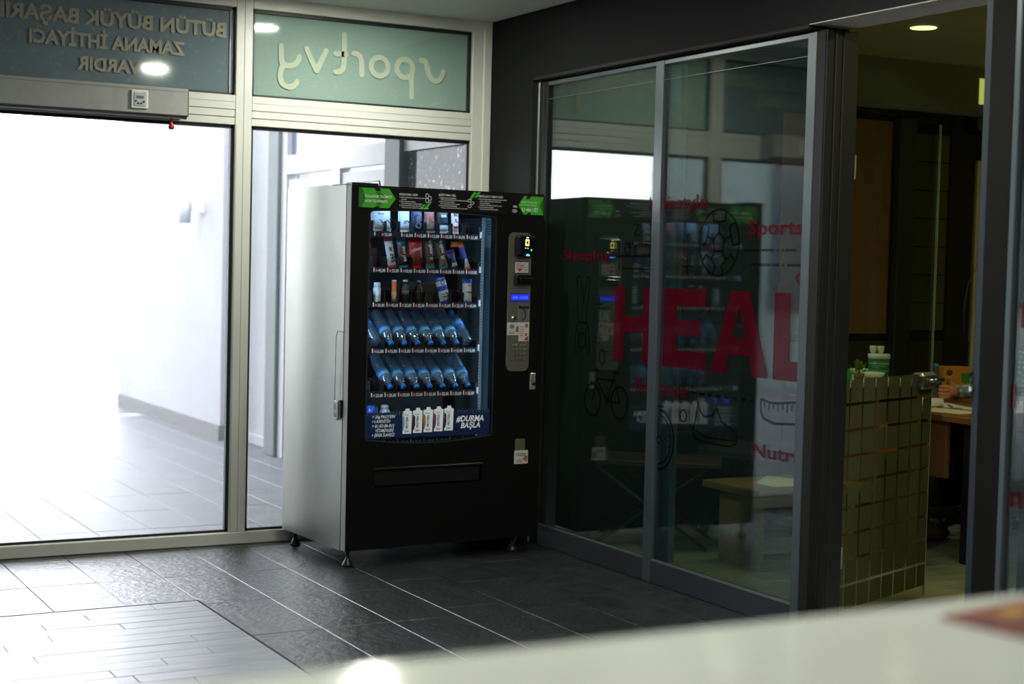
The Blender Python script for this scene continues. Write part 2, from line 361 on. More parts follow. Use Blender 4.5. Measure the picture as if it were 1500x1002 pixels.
# dark building across the yard on the left, it only shows as a reflection in the partition
bl = thing('building', 'grey-green building out of frame to the left, mirrored in the second partition pane', 'building', (-7.0, 9.0, 0), (0, 0, math.radians(34.3)))
B().box(-20, 0, 0, 0, 15, 13).build('wall', mat('grey_green_facade', (.16, .20, .19), .8, noise_amt=.2, nscale=.6), bl)
for k in range(6): B().box(-18.5 + 3.1 * k, -.08, 1, -17 + 3.1 * k, 0, 2.8).build('window', mat('building_window', (.03, .04, .05), .15), bl)
# ================================================================== ceiling and walls
B().box(-7.1, -9.6, 2.79, -.04, .06, 2.95).build('ceiling', ceilm, kind='structure', label='plain white hall ceiling')
wr = struct('wall_right', 'charcoal wall with header above the glass office partition')
B().box(-.04, -.455, 0, .17, .06, 2.95).box(-.04, -9.6, 2.447, .17, -.455, 2.95).box(-.04, -9.6, 0, .17, -7.2, 2.447).build('wall_mass', darkwall, wr)
B().box(-.0405, -9.6, 2.4445, .17, -2.705, 2.4475).build('header_soffit', soffit, wr)
B().box(-7.25, -9.6, 0, -7.1, .06, 2.95).build('wall_left', mat('hall_wall_paint', (.30, .30, .28), .8), kind='structure')
B().box(-7.25, -9.75, 0, 6.1, -9.6, 2.95).build('wall_back', mat('rear_wall_paint', (.16, .16, .16), .8), kind='structure')
# ================================================================== facade frame
def bars(b, xs): pass
tr = struct('trim_1', 'cream aluminium framework of the glass entrance front')
fr = B()
def vbar(b, x0, x1, z0, z1, y0=0.0, y1=.07): b.rbox(x0, y0, z0, x1, y1, z1, .003)
vbar(fr, -1.495, -1.408, .062, 2.79)
fr.build('mullion', cream, tr)
B().box(-1.452, -.0012, .06, -1.449, .001, 2.79).box(-1.4905, -.0012, .06, -1.4885, .001, 2.137).build('groove', cream_edge, tr)
for x in (-3.0, -4.6, -6.2): B().rbox(x - .087, 0, .062, x, .07, 2.79, .003).build('mullion', cream, tr)
B().rbox(-.155, 0, .062, -.092, .07, 2.79, .003).build('jamb', cream, tr)
B().rbox(-.092, -.012, 0, -.042, .07, 2.79, .004).build('jamb', cream, tr)
for i, (a, b_) in enumerate(((-1.408, -.155), (-3.0, -1.495), (-4.6, -3.087), (-6.2, -4.687), (-7.1, -6.287))):
    B().rbox(a, 0, 2.214, b_, .07, 2.287, .003).rbox(a, .004, 2.137, b_, .07, 2.214, .003).build('transom', cream, tr)
    B().box(a, -.0008, 2.1775, b_, .003, 2.179).box(a, -.0012, 2.2515, b_, .002, 2.2535).build('groove', cream_edge, tr)
    B().rbox(a, 0, 2.728, b_, .07, 2.79, .003).build('head_rail', cream, tr)
B().rbox(-7.1, -.008, 0, -.092, .085, .062, .004).build('sill', cream, tr)

def window(n, x0, x1, z0, z1, m, label, g=.016):
    wd = struct(n, label)
    b = B()
    b.box(x0, .022, z0, x0 + g, .05, z1).box(x1 - g, .022, z0, x1, .05, z1).box(x0, .022, z1 - g, x1, .05, z1).box(x0, .022, z0, x1, .05, z0 + g * .8)
    b.build('gasket', gasket, wd)
    B().box(x0 + g * .5, .036, z0 + .005, x1 - g * .5, .042, z1 - .005).build('pane', m, wd)
    return wd
w1 = window('window_1', -3.0, -1.495, .062, 2.137, glass_hazy, 'large clear pane left of the mullion, bright street behind')
w2 = window('window_2', -1.408, -.155, .062, 2.137, glass, 'clear pane behind the vending machine')
w3 = window('window_3', -3.0, -1.495, 2.287, 2.728, glass, 'upper pane with blue-grey film and three lines of mirrored letters')
w4 = window('window_4', -1.408, -.155, 2.287, 2.728, glass, 'upper pane with teal film and a mirrored rounded word')
for i, (a, b_) in enumerate(((-4.6, -3.087), (-6.2, -4.687), (-7.1, -6.287))):
    window('window_%d' % (5 + 2 * i), a, b_, .062, 2.137, glass_hazy, None); wj = window('window_%d' % (6 + 2 * i), a, b_, 2.287, 2.728, glass, None)
    B().box(a + .01, .0425, 2.295, b_ - .01, .0435, 2.72).build('printed_film', teal2, wj)
B().box(-2.99, .0425, 2.295, -1.515, .0435, 2.72).build('printed_film', teal2, w3)
B().box(-1.40, .0425, 2.295, -.165, .0435, 2.72).build('printed_film', teal, w4)
def otext(par, t, xr, xl, zb, h, m):
    b = B(); b.text(t, 0, 0, h, 0, MO(xr, .0355, zb), w=xr - xl, bold=.035, z=0); 
    b.f = [f[::-1] for f in b.f]; return b.build('lettering', m, par)
otext(w3, 'BÜTÜN BÜYÜK BAŞARILARIN', -1.538, -2.90, 2.577, .072, letter)
otext(w3, 'ZAMANA İHTİYACI', -1.747, -2.506, 2.467, .067, letter)
otext(w3, 'VARDIR', -1.970, -2.280, 2.358, .064, letter)
SV = [[(-1.243, 2.559), (-1.243, 2.495), (-1.236, 2.475), (-1.220, 2.464), (-1.197, 2.461), (-1.172, 2.468), (-1.154, 2.486), (-1.145, 2.512)],
      [(-1.222, 2.464), (-1.240, 2.447), (-1.247, 2.42), (-1.246, 2.395), (-1.236, 2.37), (-1.215, 2.356), (-1.19, 2.353), (-1.168, 2.364), (-1.156, 2.383)],
      [(-1.104, 2.555), (-1.048, 2.449), (-.997, 2.556)],
      [(-.896, 2.648), (-.896, 2.49), (-.902, 2.468), (-.918, 2.455), (-.940, 2.451)], [(-.942, 2.546), (-.884, 2.547)],
      [(-.841, 2.555), (-.822, 2.555), (-.806, 2.545), (-.797, 2.523), (-.794, 2.449)],
      [(-.692 + .049 * math.cos(2 * PI * k / 20), 2.499 + .049 * math.sin(2 * PI * k / 20)) for k in range(21)],
      [(-.545 + .047 * math.cos(2 * PI * k / 20), 2.501 + .049 * math.sin(2 * PI * k / 20)) for k in range(21)], [(-.498, 2.501), (-.506, 2.45), (-.502, 2.42), (-.500, 2.352)],
      [(-.449, 2.553), (-.430, 2.551), (-.417, 2.535), (-.409, 2.507), (-.402, 2.482), (-.389, 2.461), (-.369, 2.448), (-.347, 2.450), (-.328, 2.468), (-.314, 2.503)]]
for grp in ([0, 1], [2], [3, 4], [5], [6], [7, 8], [9]):
    b = B()
    for g_ in grp: b.stroke([(x, z) for x, z in SV[g_]], .0285, 0, MV(0, .0355, 0), seg=12)
    b.build('letter', letter2, w4)

# door operator box, timer and red knob
op = thing('door_operator', 'long grey automatic door operator box under the lettered upper pane', 'door operator', (-1.775, 0, 2.14))
B().rbox(-2.9, -.125, .012, 0, -.001, .145, .004).build('housing', mat('operator_grey', (.36, .36, .34), .4, noise_amt=.06), op)
B().box(-2.9, -.1262, .128, 0, -.124, .130).box(-.004, -.126, .01, .001, -.002, .145).build('cover_line', mat('operator_line', (.16, .16, .15), .5), op)
B().cyl((-2.9, -.098, .012), .014, 2.897, 12, 0, 'X').build('bottom_rail', mat('bottom_rail_metal', (.25, .25, .24), .3, .7), op)
tmr = thing('wall_timer', 'small white timer switch with display on the door operator box', 'timer', (-2.019, -.1255, 2.217))
B().rbox(-.042, -.011, -.045, .042, 0, .045, .004).build('frame', whitepl, tmr)
B().rbox(-.029, -.014, -.033, .029, -.0105, .033, .002).build('face', mat('timer_face', (.45, .48, .52), .4), tmr)
B().box(-.018, -.0148, .003, .018, -.0135, .017).build('display', mat('timer_display', (.10, .13, .12), .2), tmr)
B().text('09:41', -.013, .0055, .009, 0, MV(0, -.0151, 0), w=.026).build('digits', blackpl, tmr)
for (x, z) in ((-.019, -.009), (-.009, -.020), (.006, -.020), (.019, -.011)): B().cyl((x, -.0165, z), .0042, .003, 10, 0, 'Y').build('button', blackpl, tmr)
B().lathe([(.001, -.066), (.012, -.064), (.0155, -.055), (.012, -.045), (.006, -.030), (.009, -.014), (.015, -.004), (.015, 0)], 16).build('red_pull', mat('red_plastic', (.42, .012, .02), .35), None, (-1.848, -.085, 2.152), label='red hourglass-shaped pull hanging under the door operator box', category='pull')

# ================================================================== outside on the right
ext = struct('wall_outer', 'white rendered wall outside with dark skirting')
B().box(-.09, 4.46, .12, .3, 7.6, 3.3).build('wall_mass', white, ext)
B().box(-.105, 4.45, 0, .3, 7.6, .12).build('skirting', mat('grey_skirting', (.10, .10, .10), .6), ext)
B().box(.12, 3.55, 0, .3, 4.5, 3.3).build('recess_wall', white, ext)
B().box(.09, 3.55, 0, .12, 4.49, .07).build('skirting', white, ext)
pil = mat('blue_grey_pillar', (.085, .10, .11), .6)
B().rbox(-.05, 3.32, 0, .12, 3.54, 3.2, .006).build('trim_2', pil, kind='structure', label='pale blue-grey outer pillar left of the vending machine top')
B().rbox(-.05, 1.17, 0, .12, 1.40, 3.2, .006).build('trim_3', pil, kind='structure', label='pale grey outer pillar above the vending machine')
wo = struct('window_11', 'white framed outer doors seen over the vending machine')
wf = mat('white_outer_frame', (.40, .40, .42), .5); og = glassmat('outer_glass', (.8, .85, .9), .05, .75, (.12, .15, .22))
B().box(-.02, 1.40, 2.09, .06, 3.22, 2.225).box(-.02, 1.40, 2.62, .06, 3.22, 3.2).box(-.02, 3.22, 0, .06, 3.32, 3.2).box(-.02, 2.2, 0, .06, 2.34, 2.09).box(-.02, 1.40, 0, .06, 1.47, 2.09).build('frame', wf, wo)
B().box(-.006, 1.475, 1.985, .05, 2.195, 2.06).box(-.006, 1.475, 0, .05, 1.54, 1.985).box(-.006, 2.13, 0, .05, 2.195, 1.985).build('door_leaf', wf, wo)
B().box(-.006, 2.345, 1.985, .05, 3.215, 2.05).box(-.006, 2.345, 0, .05, 2.42, 1.985).box(-.006, 3.14, 0, .05, 3.215, 1.985).build('door_leaf', wf, wo)
B().box(.018, 1.54, .0, .024, 2.13, 2.0).box(.018, 2.42, .0, .024, 3.14, 2.0).box(.018, 1.4, 2.225, .024, 3.22, 2.62).build('pane', og, wo)
wo2 = struct('window_12', 'speckled frosted outer pane behind the machine top')
B().box(-.02, .07, 2.15, .06, 1.17, 3.2).box(-.02, .07, 0, .06, .30, 3.2).box(-.02, .30, 0, .06, 1.17, .1).build('frame', wf, wo2)
B().box(.01, .30, .1, .018, 1.17, 2.15).build('pane', filmmat('speckled_pane', (.11, .11, .125), .4, .05, .9, 0, 38), wo2)
B().box(.3, .07, 0, 3.0, .3, 3.3).box(.3, 7.4, 0, 3, 7.6, 3.3).build('wall_side', white, kind='structure')
can = B().box(-9, .07, 2.84, .3, 1.9, 3.05).build('canopy', mat('canopy_white', (.6, .62, .6), .8), kind='structure', label='flat canopy over the paving outside')
wl = thing('wall_lamp', 'white cylindrical wall lamp on the outer white wall', 'lamp', (-.09, 4.98, 1.88))
B().cyl((-.155, 0, -.13), .048, .265, 20).build('lamp_body', mat('lamp_white', (.50, .51, .55), .5), wl)
B().rbox(-.02, -.045, -.045, 0, .045, .05, .004).box(-.11, -.022, -.03, -.02, .022, .03).build('bracket', mat('lamp_bracket', (.55, .56, .6), .5), wl)
po = B(); po.cyl((0, 0, 0), .045, .9, 14).cyl((0, 0, .9), .05, .04, 14).build('bollard', mat('bollard_grey', (.4, .4, .42), .5), None, (-1.93, 5.62, 0), label='grey bollard fading into the glare on the paving', category='bollard')

# ================================================================== glass office partition
trp = struct('trim_4', 'dark frame posts of the office partition')
B().box(-.038, -.462, 0, .17, -.455, 2.447).box(-.038, -2.70, 2.432, .17, -.455, 2.447).build('shadow_gap', blackgap, trp)
B().rbox(-.004, -.478, 0, .03, -.463, 2.432, .002).build('bright_edge', mat('bright_edge_metal', (.42, .44, .44), .3, .7), trp)
B().rbox(.0, -.56, .0, .055, -.479, 2.428, .003).build('jamb', darkal, trp)
B().box(-.003, -.5205, .1, .0, -.5185, 2.42).build('jamb_line', greyal, trp)
for (xa, xb) in ((.004, .044), (.052, .084), (.091, .168)): B().rbox(xa, -2.765, 0, xb, -2.704, 2.425, .003).build('stacked_post', darkal, trp)
B().box(.0, -2.76, 0, .17, -2.71, 2.418).build('post_core', blackgap, trp)
railm = mat('blue_grey_rail', (.045, .05, .062), .4, .3)
def glazed(n, y0, y1, label, x0=.0, x1=.045, st0=.0, st1=.05, z0=.0, zr=.106, z1=2.422, pane_m=None):
    """sliding panel in the partition plane: y0 > y1"""
    g = struct(n, label)
    if st0: B().rbox(x0, y0 - st0, z0, x1, y0, z1, .003).build('stile', greyal, g)
    if st1: B().rbox(x0, y1, z0, x1, y1 + st1, z1, .003).build('stile', greyal, g)
    B().rbox(x0 + .002, y1 + st1, z0, x1, y0 - st0, zr, .003).build('bottom_rail', railm, g)
    B().rbox(x0 + .002, y1 + st1, z1 - .022, x1, y0 - st0, z1, .002).build('top_rail', greyal, g)
    B().box(x0 + .006, y1 + st1, zr, x0 + .012, y0 - st0, zr + .006).box(x0 + .006, y1 + st1, 2.330, x0 + .0075, y0 - st0, 2.3315).build('bead', mat('bead_metal', (.16, .18, .18), .4, .4), g)
    B().box(.018, y1 + st1 * .8, zr - .01, .026, y0 - st0 * .8, z1 - .01).build('pane', pane_m or glass_tint, g)
    return g
p1 = glazed('window_13', -.560, -1.560, 'first partition pane, with bicycle, beside the vending machine', st0=0, st1=0)
p2 = glazed('window_14', -1.560, -2.702, 'second partition pane with large red letters and football drawing', st0=.068, st1=.052)
B().rbox(.046, -1.70, .1, .085, -1.60, 2.40, .003).build('rear_stile', mat('dark_green_aluminium', (.06, .09, .085), .4, .4), p2)  # rear stile in a darker, greener metal than the front stiles
p3 = glazed('window_15', -3.752, -4.95, 'partition pane right of the opening with a red letter n', st0=.026, st1=.05)
for k, yy in enumerate((-4.95, -6.15)): glazed('window_%d' % (16 + k), yy, yy - 1.2, None, st0=.05, st1=.05)
# strike jamb left of the last pane
tj = struct('trim_5', 'wide dark jamb with strike plate right of the open door')
B().rbox(.006, -3.750, 0, .052, -3.640, 2.44, .003).build('jamb', mat('olive_dark_post', (.008, .008, .007), .7, 0, .1), tj)
B().rbox(.010, -3.638, 0, .050, -3.604, 2.44, .003).build('jamb_edge', mat('blue_dark_post', (.02, .027, .038), .5, 0, .3), tj)
B().box(.006, -3.606, 1.02, .009, -3.602, 1.13).build('strike_slot', blackgap, tj)
B().rbox(.0, -3.612, 1.055, .012, -3.596, 1.075, .002).build('strike_plate', steel, tj)

def film(par, name, b, m): return b.build(name, m, par)
PX = .0165
def red(par, t, y0, y1, zb, h):
    b = B(); b.text(t, 0, 0, h, 0, ML(PX, y0, zb), w=abs(y1 - y0), bold=.02); return b.build('lettering', redfilm, par)
def on(par, name, b, m=blackfilm): return b.build(name, m, par)
def PL(pts, **k): return [(-y, z) for y, z in pts]
M0 = ML(PX, 0, 0)
# the big letters H E A L
zb, zt = 1.014, 1.375
b = B(); b.poly([(1.235, zb), (1.325, zb), (1.325, 1.155), (1.49, 1.155), (1.49, zb), (1.555, zb), (1.555, zt), (1.49, zt), (1.49, 1.235), (1.325, 1.235), (1.325, zt), (1.235, zt)], mi=0, M=M0); b.build('big_letter', redfilm, p1)
b = B(); b.poly([(1.66, zb), (1.995, zb), (1.995, 1.095), (1.76, 1.095), (1.76, 1.165), (1.955, 1.165), (1.955, 1.235), (1.76, 1.235), (1.76, 1.298), (1.985, 1.298), (1.985, zt), (1.66, zt)], mi=0, M=M0); b.build('big_letter', redfilm, p2)
b = B(); b.poly([(2.035, zb), (2.135, zb), (2.160, 1.10), (2.310, 1.10), (2.335, zb), (2.44, zb), (2.30, zt), (2.17, zt)], [[(2.185, 1.175), (2.285, 1.175), (2.235, 1.315)]], mi=0, M=M0); b.build('big_letter', redfilm, p2)
b = B(); b.poly([(2.472, zb), (2.648, zb), (2.648, 1.095), (2.575, 1.095), (2.575, zt), (2.472, zt)], mi=0, M=M0); b.build('big_letter', redfilm, p2)
red(p1, 'L', -1.513, -1.55, 1.738, .062); red(p2, 'festyle', -1.632, -1.975, 1.738, .062)
red(p2, 'Sports', -2.277, -2.64, 1.616, .064); red(p1, 'Sleeping', -.725, -1.186, 1.501, .050)
red(p1, 'Ba', -1.438, -1.55, .885, .065); red(p2, 'ance', -1.650, -1.863, .885, .062); red(p2, 'Nutri', -2.347, -2.648, .682, .058)
red(p3, 'n', -3.79, -3.845, .676, .075)
b = B(); b.box(3.7785, 1.014, 0, 3.801, 1.095, .0004, 0, M0); b.build('big_letter', redfilm, p3)
b = B(); b.poly([(3.812, 1.375), (3.812, 1.29), (3.905, 1.29), (3.905, 1.014), (3.998, 1.014), (3.998, 1.29), (4.09, 1.29), (4.09, 1.375)][::-1], mi=0, M=M0); b.build('big_letter', redfilm, p3)
b = B(); b.poly([(4.12, zb), (4.21, zb), (4.21, 1.155), (4.37, 1.155), (4.37, zb), (4.44, zb), (4.44, zt), (4.37, zt), (4.37, 1.235), (4.21, 1.235), (4.21, zt), (4.12, zt)], mi=0, M=M0); b.build('big_letter', redfilm, p3)
# drawings
def circ(cy, cz, ry, rz, n=28, a0=0, a1=2 * PI): return [(cy + ry * math.cos(a0 + (a1 - a0) * k / n), cz + rz * math.sin(a0 + (a1 - a0) * k / n)) for k in range(n + 1)]
b = B(); W_ = .010; cy, cz = 2.068, 1.583; R_ = .146
b.stroke(circ(cy, cz, R_, R_), W_, 0, M0)
pent = [(cy + .045 * math.sin(2 * PI * k / 5), cz + .045 * math.cos(2 * PI * k / 5)) for k in range(6)]; b.stroke(pent, W_, 0, M0)
for k in range(5):
    a = 2 * PI * k / 5; p0 = (cy + .045 * math.sin(a), cz + .045 * math.cos(a)); p1_ = (cy + .09 * math.sin(a), cz + .09 * math.cos(a)); b.stroke([p0, p1_], W_, 0, M0)
    for s_ in (-1, 1):
        q = (cy + .105 * math.sin(a + s_ * .42), cz + .105 * math.cos(a + s_ * .42)); e = (cy + R_ * math.sin(a + s_ * .35), cz + R_ * math.cos(a + s_ * .35)); b.stroke([p1_, q, e], W_, 0, M0)
on(p2, 'football_drawing', b)
b = B()
for (a, c, z) in ((2.253, 2.449, 1.551), (2.47, 2.49, 1.551), (2.505, 2.52, 1.551), (2.53, 2.60, 1.551), (2.299, 2.43, 1.489), (2.445, 2.492, 1.489), (2.51, 2.525, 1.489), (2.545, 2.63, 1.489)): b.stroke([(a, z), (c, z)], .011, 0, M0, round_=False)
on(p2, 'line_drawing', b)
b = B(); b.stroke([(1.794, 1.477), (1.874, 1.477)], .008, 0, M0).stroke([(1.834, 1.512), (1.834, 1.442)], .008, 0, M0); on(p2, 'plus_sign', b)
b = B(); b.stroke([(1.056, 1.282), (1.123, 1.282)], .009, 0, M0).stroke([(1.089, 1.319), (1.089, 1.245)], .009, 0, M0); on(p1, 'plus_sign', b)
b = B(); b.text('Z', 0, 0, .062, 0, ML(PX, -1.381, 1.616), w=.055, bold=-.0); b.text('z', 0, 0, .04, 0, ML(PX, -1.33, 1.56), w=.035); on(p1, 'sleep_letters', b)
b = B(); b.stroke([(1.265, 1.62), (1.265, 1.46)], .009, 0, M0).stroke([(1.265, 1.52), (1.55, 1.52)], .011, 0, M0).stroke([(1.30, 1.46), (1.55, 1.46)], .009, 0, M0)
b.stroke([(1.40, 1.525), (1.40, 1.565), (1.44, 1.578), (1.55, 1.572)], .008, 0, M0).stroke(circ(1.335, 1.555, .026, .026, 14), .008, 0, M0); on(p1, 'bed_drawing', b)
b = B()
b.stroke([(.875, 1.395), (.877, 1.41), (.895, 1.418), (.912, 1.408), (.945, 1.28)], .008, 0, M0).stroke([(.945, 1.28), (.972, 1.408), (.985, 1.416), (1.003, 1.408), (1.0, 1.39), (.97, 1.18)], .008, 0, M0).stroke([(.875, 1.395), (.897, 1.18)], .008, 0, M0)
b.stroke([(.868, 1.02), (.872, 1.10), (.885, 1.165), (.905, 1.185), (.97, 1.185), (.992, 1.165), (1.008, 1.10), (1.012, 1.02)], .009, 0, M0).stroke([(.893, 1.025), (.90, 1.12), (.912, 1.155)], .007, 0, M0).stroke([(.985, 1.025), (.98, 1.12), (.968, 1.155)], .007, 0, M0).stroke(circ(.94, 1.095, .030, .038, 18), .008, 0, M0); on(p1, 'fork_and_spoon_drawing', b)
b = B(); b.stroke([(1.13, 1.06), (1.155, 1.045), (1.155, 1.0), (1.13, .985), (1.108, 1.0), (1.108, 1.045), (1.13, 1.06)], .007, 0, M0); on(p1, 'oval_drawing', b)
# bicycle
b = B(); lw = .009
b.stroke(circ(1.052, .806, .075, .078), .010, 0, M0).stroke(circ(1.301, .812, .075, .078), .010, 0, M0)
bb = (1.19, .812); hd = (1.095, .915); se = (1.245, .915)
b.stroke([(1.052, .806), (1.082, .885), (1.097, .955), (1.070, .962)], lw, 0, M0).stroke([hd, (1.09, .905), bb, (1.301, .812), (1.25, .925)], lw, 0, M0).stroke([hd, se], lw, 0, M0).stroke([bb, (1.258, .95)], lw, 0, M0).stroke([(1.232, .955), (1.29, .955)], .014, 0, M0).stroke(circ(1.19, .812, .016, .016, 10), .006, 0, M0)
on(p1, 'bicycle_drawing', b)
b = B()
for k in range(8): b.stroke([(1.90 + .06 * k, .911), (1.932 + .06 * k, .911)], .010, 0, M0, round_=False)
on(p2, 'dashed_line', b)
b = B(); c0 = (1.648, .672)
b.stroke(circ(c0[0], c0[1], .120, .137, 24, -PI / 2, PI / 2), .012, 0, M0).stroke(circ(c0[0], c0[1], .098, .112, 22, -PI / 2, PI / 2), .008, 0, M0).stroke([(1.640, .68), (1.640, .77)], .007, 0, M0).stroke(circ(1.645, .672, .015, .017, 10), .006, 0, M0).stroke([(1.636, .826), (1.672, .826)], .012, 0, M0)
for a in (-75, -45, -15, 15, 45, 75): a = math.radians(a); b.stroke([(c0[0] + .078 * math.cos(a), c0[1] + .09 * math.sin(a)), (c0[0] + .09 * math.cos(a), c0[1] + .103 * math.sin(a))], .006, 0, M0)
on(p2, 'stopwatch_drawing', b)
b = B(); b.stroke(circ(1.836, .800, .026, .027, 18), .008, 0, M0); on(p2, 'ring_drawing', b)
b = B(); b.stroke([(1.948, .872), (1.935, .80), (1.915, .74), (1.935, .708), (2.0, .700), (2.19, .700), (2.235, .718), (2.24, .752), (2.20, .778), (2.13, .80), (2.085, .862), (2.06, .822), (2.0, .812), (1.965, .835), (1.948, .872)], .009, 0, M0).stroke([(1.93, .745), (2.02, .722), (2.235, .728)], .007, 0, M0); on(p2, 'shoe_drawing', b)
b = B(); b.stroke([(2.40, .925), (2.46, .915), (2.53, .918), (2.65, .934)], .011, 0, M0).stroke([(2.40, .925), (2.402, .872), (2.42, .846), (2.49, .830), (2.65, .842)], .011, 0, M0)
for k in range(8): y_ = 2.425 + .03 * k; b.stroke([(y_, .915), (y_, .885 if k % 2 else .895)], .007, 0, M0)
on(p2, 'tape_measure_drawing', b)
b = B(); b.stroke([(2.65, 1.478), (2.605, 1.437), (2.65, 1.40)], .010, 0, M0).build('diamond_drawing', redfilm, p2)

# ---------------- open glass door leaf with frosted squares
ang = math.atan2(-2.386 + 2.69, .967 - .178)
dr = struct('door_1', 'open glass door with frosted squares and steel lock', (.180, -2.705, 0)); dr.rotation_euler = (0, 0, ang)
LN = .848
B().box(0.012, -.004, .012, LN, .006, 2.135).build('pane', glassmat('door_glass', (.86, .90, .80), .04, .0), dr)
B().box(LN, -.0045, .012, LN + .0015, .0065, 2.135).build('polished_edge', mat('glass_edge', (.55, .60, .52), .3), dr)
sq = {}
def sqm(w, h):
    k = (round(w, 4), round(h, 4))
    if k not in sq:
        me = bpy.data.meshes.new('frosted_square'); x, z = w / 2, h / 2
        me.from_pydata([(-x, 0, -z), (x, 0, -z), (x, 0, z), (-x, 0, z), (-x, .0006, -z), (x, .0006, -z), (x, .0006, z), (-x, .0006, z)], [], [(0, 1, 2, 3), (7, 6, 5, 4), (0, 4, 5, 1), (1, 5, 6, 2), (2, 6, 7, 3), (3, 7, 4, 0)]); me.materials.append(frost); sq[k] = me
    return sq[k]
xs = [.014] + [.083 + .1125 * k for k in range(7)] + [LN]
zs = [1.030 - .108 * k for k in range(10)]
for i in range(8):
    for j in range(9):
        w_ = xs[i + 1] - xs[i] - .011; h_ = .096
        link('frosted_square', sqm(w_, h_), dr, ((xs[i] + xs[i + 1]) / 2, -.0052, zs[j] - .054))
lk = B(); lk.rbox(.705, -.030, .955, .846, .030, 1.030, .012); lk.build('lock_case', mat('brushed_lock_steel', (.50, .49, .42), .28, .9), dr)
B().tube([(.725, -.03, 1.0), (.725, -.058, 1.0), (.735, -.064, 1.0), (.835, -.064, .998)], .008, 8).build('lever_handle', steel, dr)
B().rbox(.700, -.034, .985, .712, .034, 1.018, .004).build('lock_collar', steel, dr)
B().rbox(.008, -.018, 1.845, .045, .018, 1.945, .004).build('hinge_clamp', mat('hinge_grey', (.32, .32, .30), .45, .3), dr)
B().rbox(.008, -.018, .245, .045, .018, .335, .004).build('hinge_clamp', mat('hinge_grey', (.3, .3, .3)), dr)
# inner transom bar and glass above the door
it = struct('window_18', 'inner glass above the open door, thin dark transom bar')
B().rbox(.172, -2.715, 2.142, 1.25, -2.690, 2.158, .003).build('transom_bar', mat('dark_bar', (.05, .05, .045), .25, .7), it)
B().box(.175, -2.706, 2.158, 1.25, -2.700, 2.785).build('pane', glassmat('smeared_glass', (.9, .92, .85), .04, .045, (.5, .55, .3)), it)
B().rbox(1.25, -2.72, 0, 1.29, -2.68, 2.785, .003).build('end_post', darkal, it)

# ================================================================== office behind the partition
ofl = struct('floor_office', 'greenish wood plank floor of the office')
B().box(.17, -9.6, -.15, 6.1, 0.02, -.0062).build('floor_base', grout_dark, ofl)
offm = woodmat('office_plank', (.20, .20, .13), (.30, .30, .20), .4, (2, 10, 10), .05, .12)
pm2 = {}
for r in range(19):
    y1 = -.305 - .19 * r; x = .175; first = random.uniform(.3, 1.2)
    while x < 4.6:
        L_ = round(min(first if x < .2 else 1.2, 4.75 - x), 3); 
        if L_ not in pm2: pm2[L_] = tile_mesh('office_plank', L_ - .004, .186, .012, .0015); pm2[L_].materials.append(offm)
        link('floor_plank', pm2[L_], ofl, (x + L_ / 2, y1 - .095, random.uniform(-.0004, .0004))); x += L_
B().box(.17, -9.6, -.006, 6.1, -3.92, 0).box(4.76, -3.92, -.006, 6.1, .0, 0).build('floor_sheet', offm, ofl)
B().box(-.04, -.455, 0, -.04 + .01, -.456, .01).build('edge', darkwall, ofl)
offw = mat('office_dark_wall', (.014, .014, .010), .8, spec=.1)
wof = struct('wall_office', 'dark office wall with a tiled lower part and a brown panel')
B().box(.17, -.30, 0, 6.1, 0.06, 2.95).build('wall_mass', offw, wof)
tl = mat('dark_wall_tile', (.035, .032, .022), .35); tmw = tile_mesh('wall_tile', .205, .205, .012, .003); tmw.materials.append(tl)
for i in range(12):
    for j in range(5): link('wall_tile', tmw, wof, (1.70 + .21 * i, -.312, .11 + .21 * j), (PI / 2, 0, 0))
B().box(1.75, -.318, 1.10, 2.58, -.30, 2.40).build('brown_panel', mat('brown_board', (.16, .085, .028), .7, noise_amt=.1), wof)
B().rbox(2.60, -.37, 0, 2.73, -.30, 2.42, .004).build('dark_post', mat('navy_post', (.015, .017, .022), .5), wof)
for i in range(2):
    for j in range(7): B().rbox(2.765 + .145 * i, -.32, 1.12 + .175 * j, 2.905 + .145 * i, -.30, 1.29 + .175 * j, .003).build('wall_panel', mat('olive_panel', (.06, .062, .028), .3), wof)
B().box(3.06, -.33, 0, 3.25, -.30, 2.55).build('black_strip', blackmat, wof)  # plain black upright strip beside the olive panels
B().rbox(3.285, -.335, .85, 3.315, -.30, 2.20, .003).build('cable_duct', mat('pale_duct', (.46, .44, .24), .5), wof)
B().box(-.04 + .21, -9.6, 2.79, 6.1, -.30, 2.95).build('ceiling_office', mat('office_ceiling_paint', (.55, .52, .36), .85), kind='structure')
B().box(6.0, -9.6, 0, 6.1, .0, 2.79).build('wall_far', offw, kind='structure')
dk = thing('pendant_cable', 'thin loose cable hanging beside the pale duct on the office wall', 'cable', (3.26, -.345, 1.0))
dk.location = (0, 0, 0); B().tube([(3.34, -.34, 2.2), (3.33, -.345, 1.8), (3.30, -.35, 1.55), (3.22, -.35, 1.42), (3.19, -.35, 1.25), (3.20, -.35, 1.1)], .003, 6).build('wire', mat('grey_wire', (.12, .12, .10), .5), dk)
lo = thing('wall_light', 'small lit yellow-green wall light high on the office wall', 'light', (3.215, -.40, 2.54))
B().rbox(-.045, -.02, -.17, .045, .06, .17, .003).build('frame', darkal, lo)
B().box(-.035, -.024, 0.0, .035, -.019, .16).build('lit_glass', mat('lit_glass', (.3, .34, .08), .4, emit=(.55, .62, .10), estr=.9), lo)
B().box(-.035, -.024, -.16, .035, -.019, -.01).build('lower_glass', mat('unlit_glass', (.06, .075, .05), .3), lo)

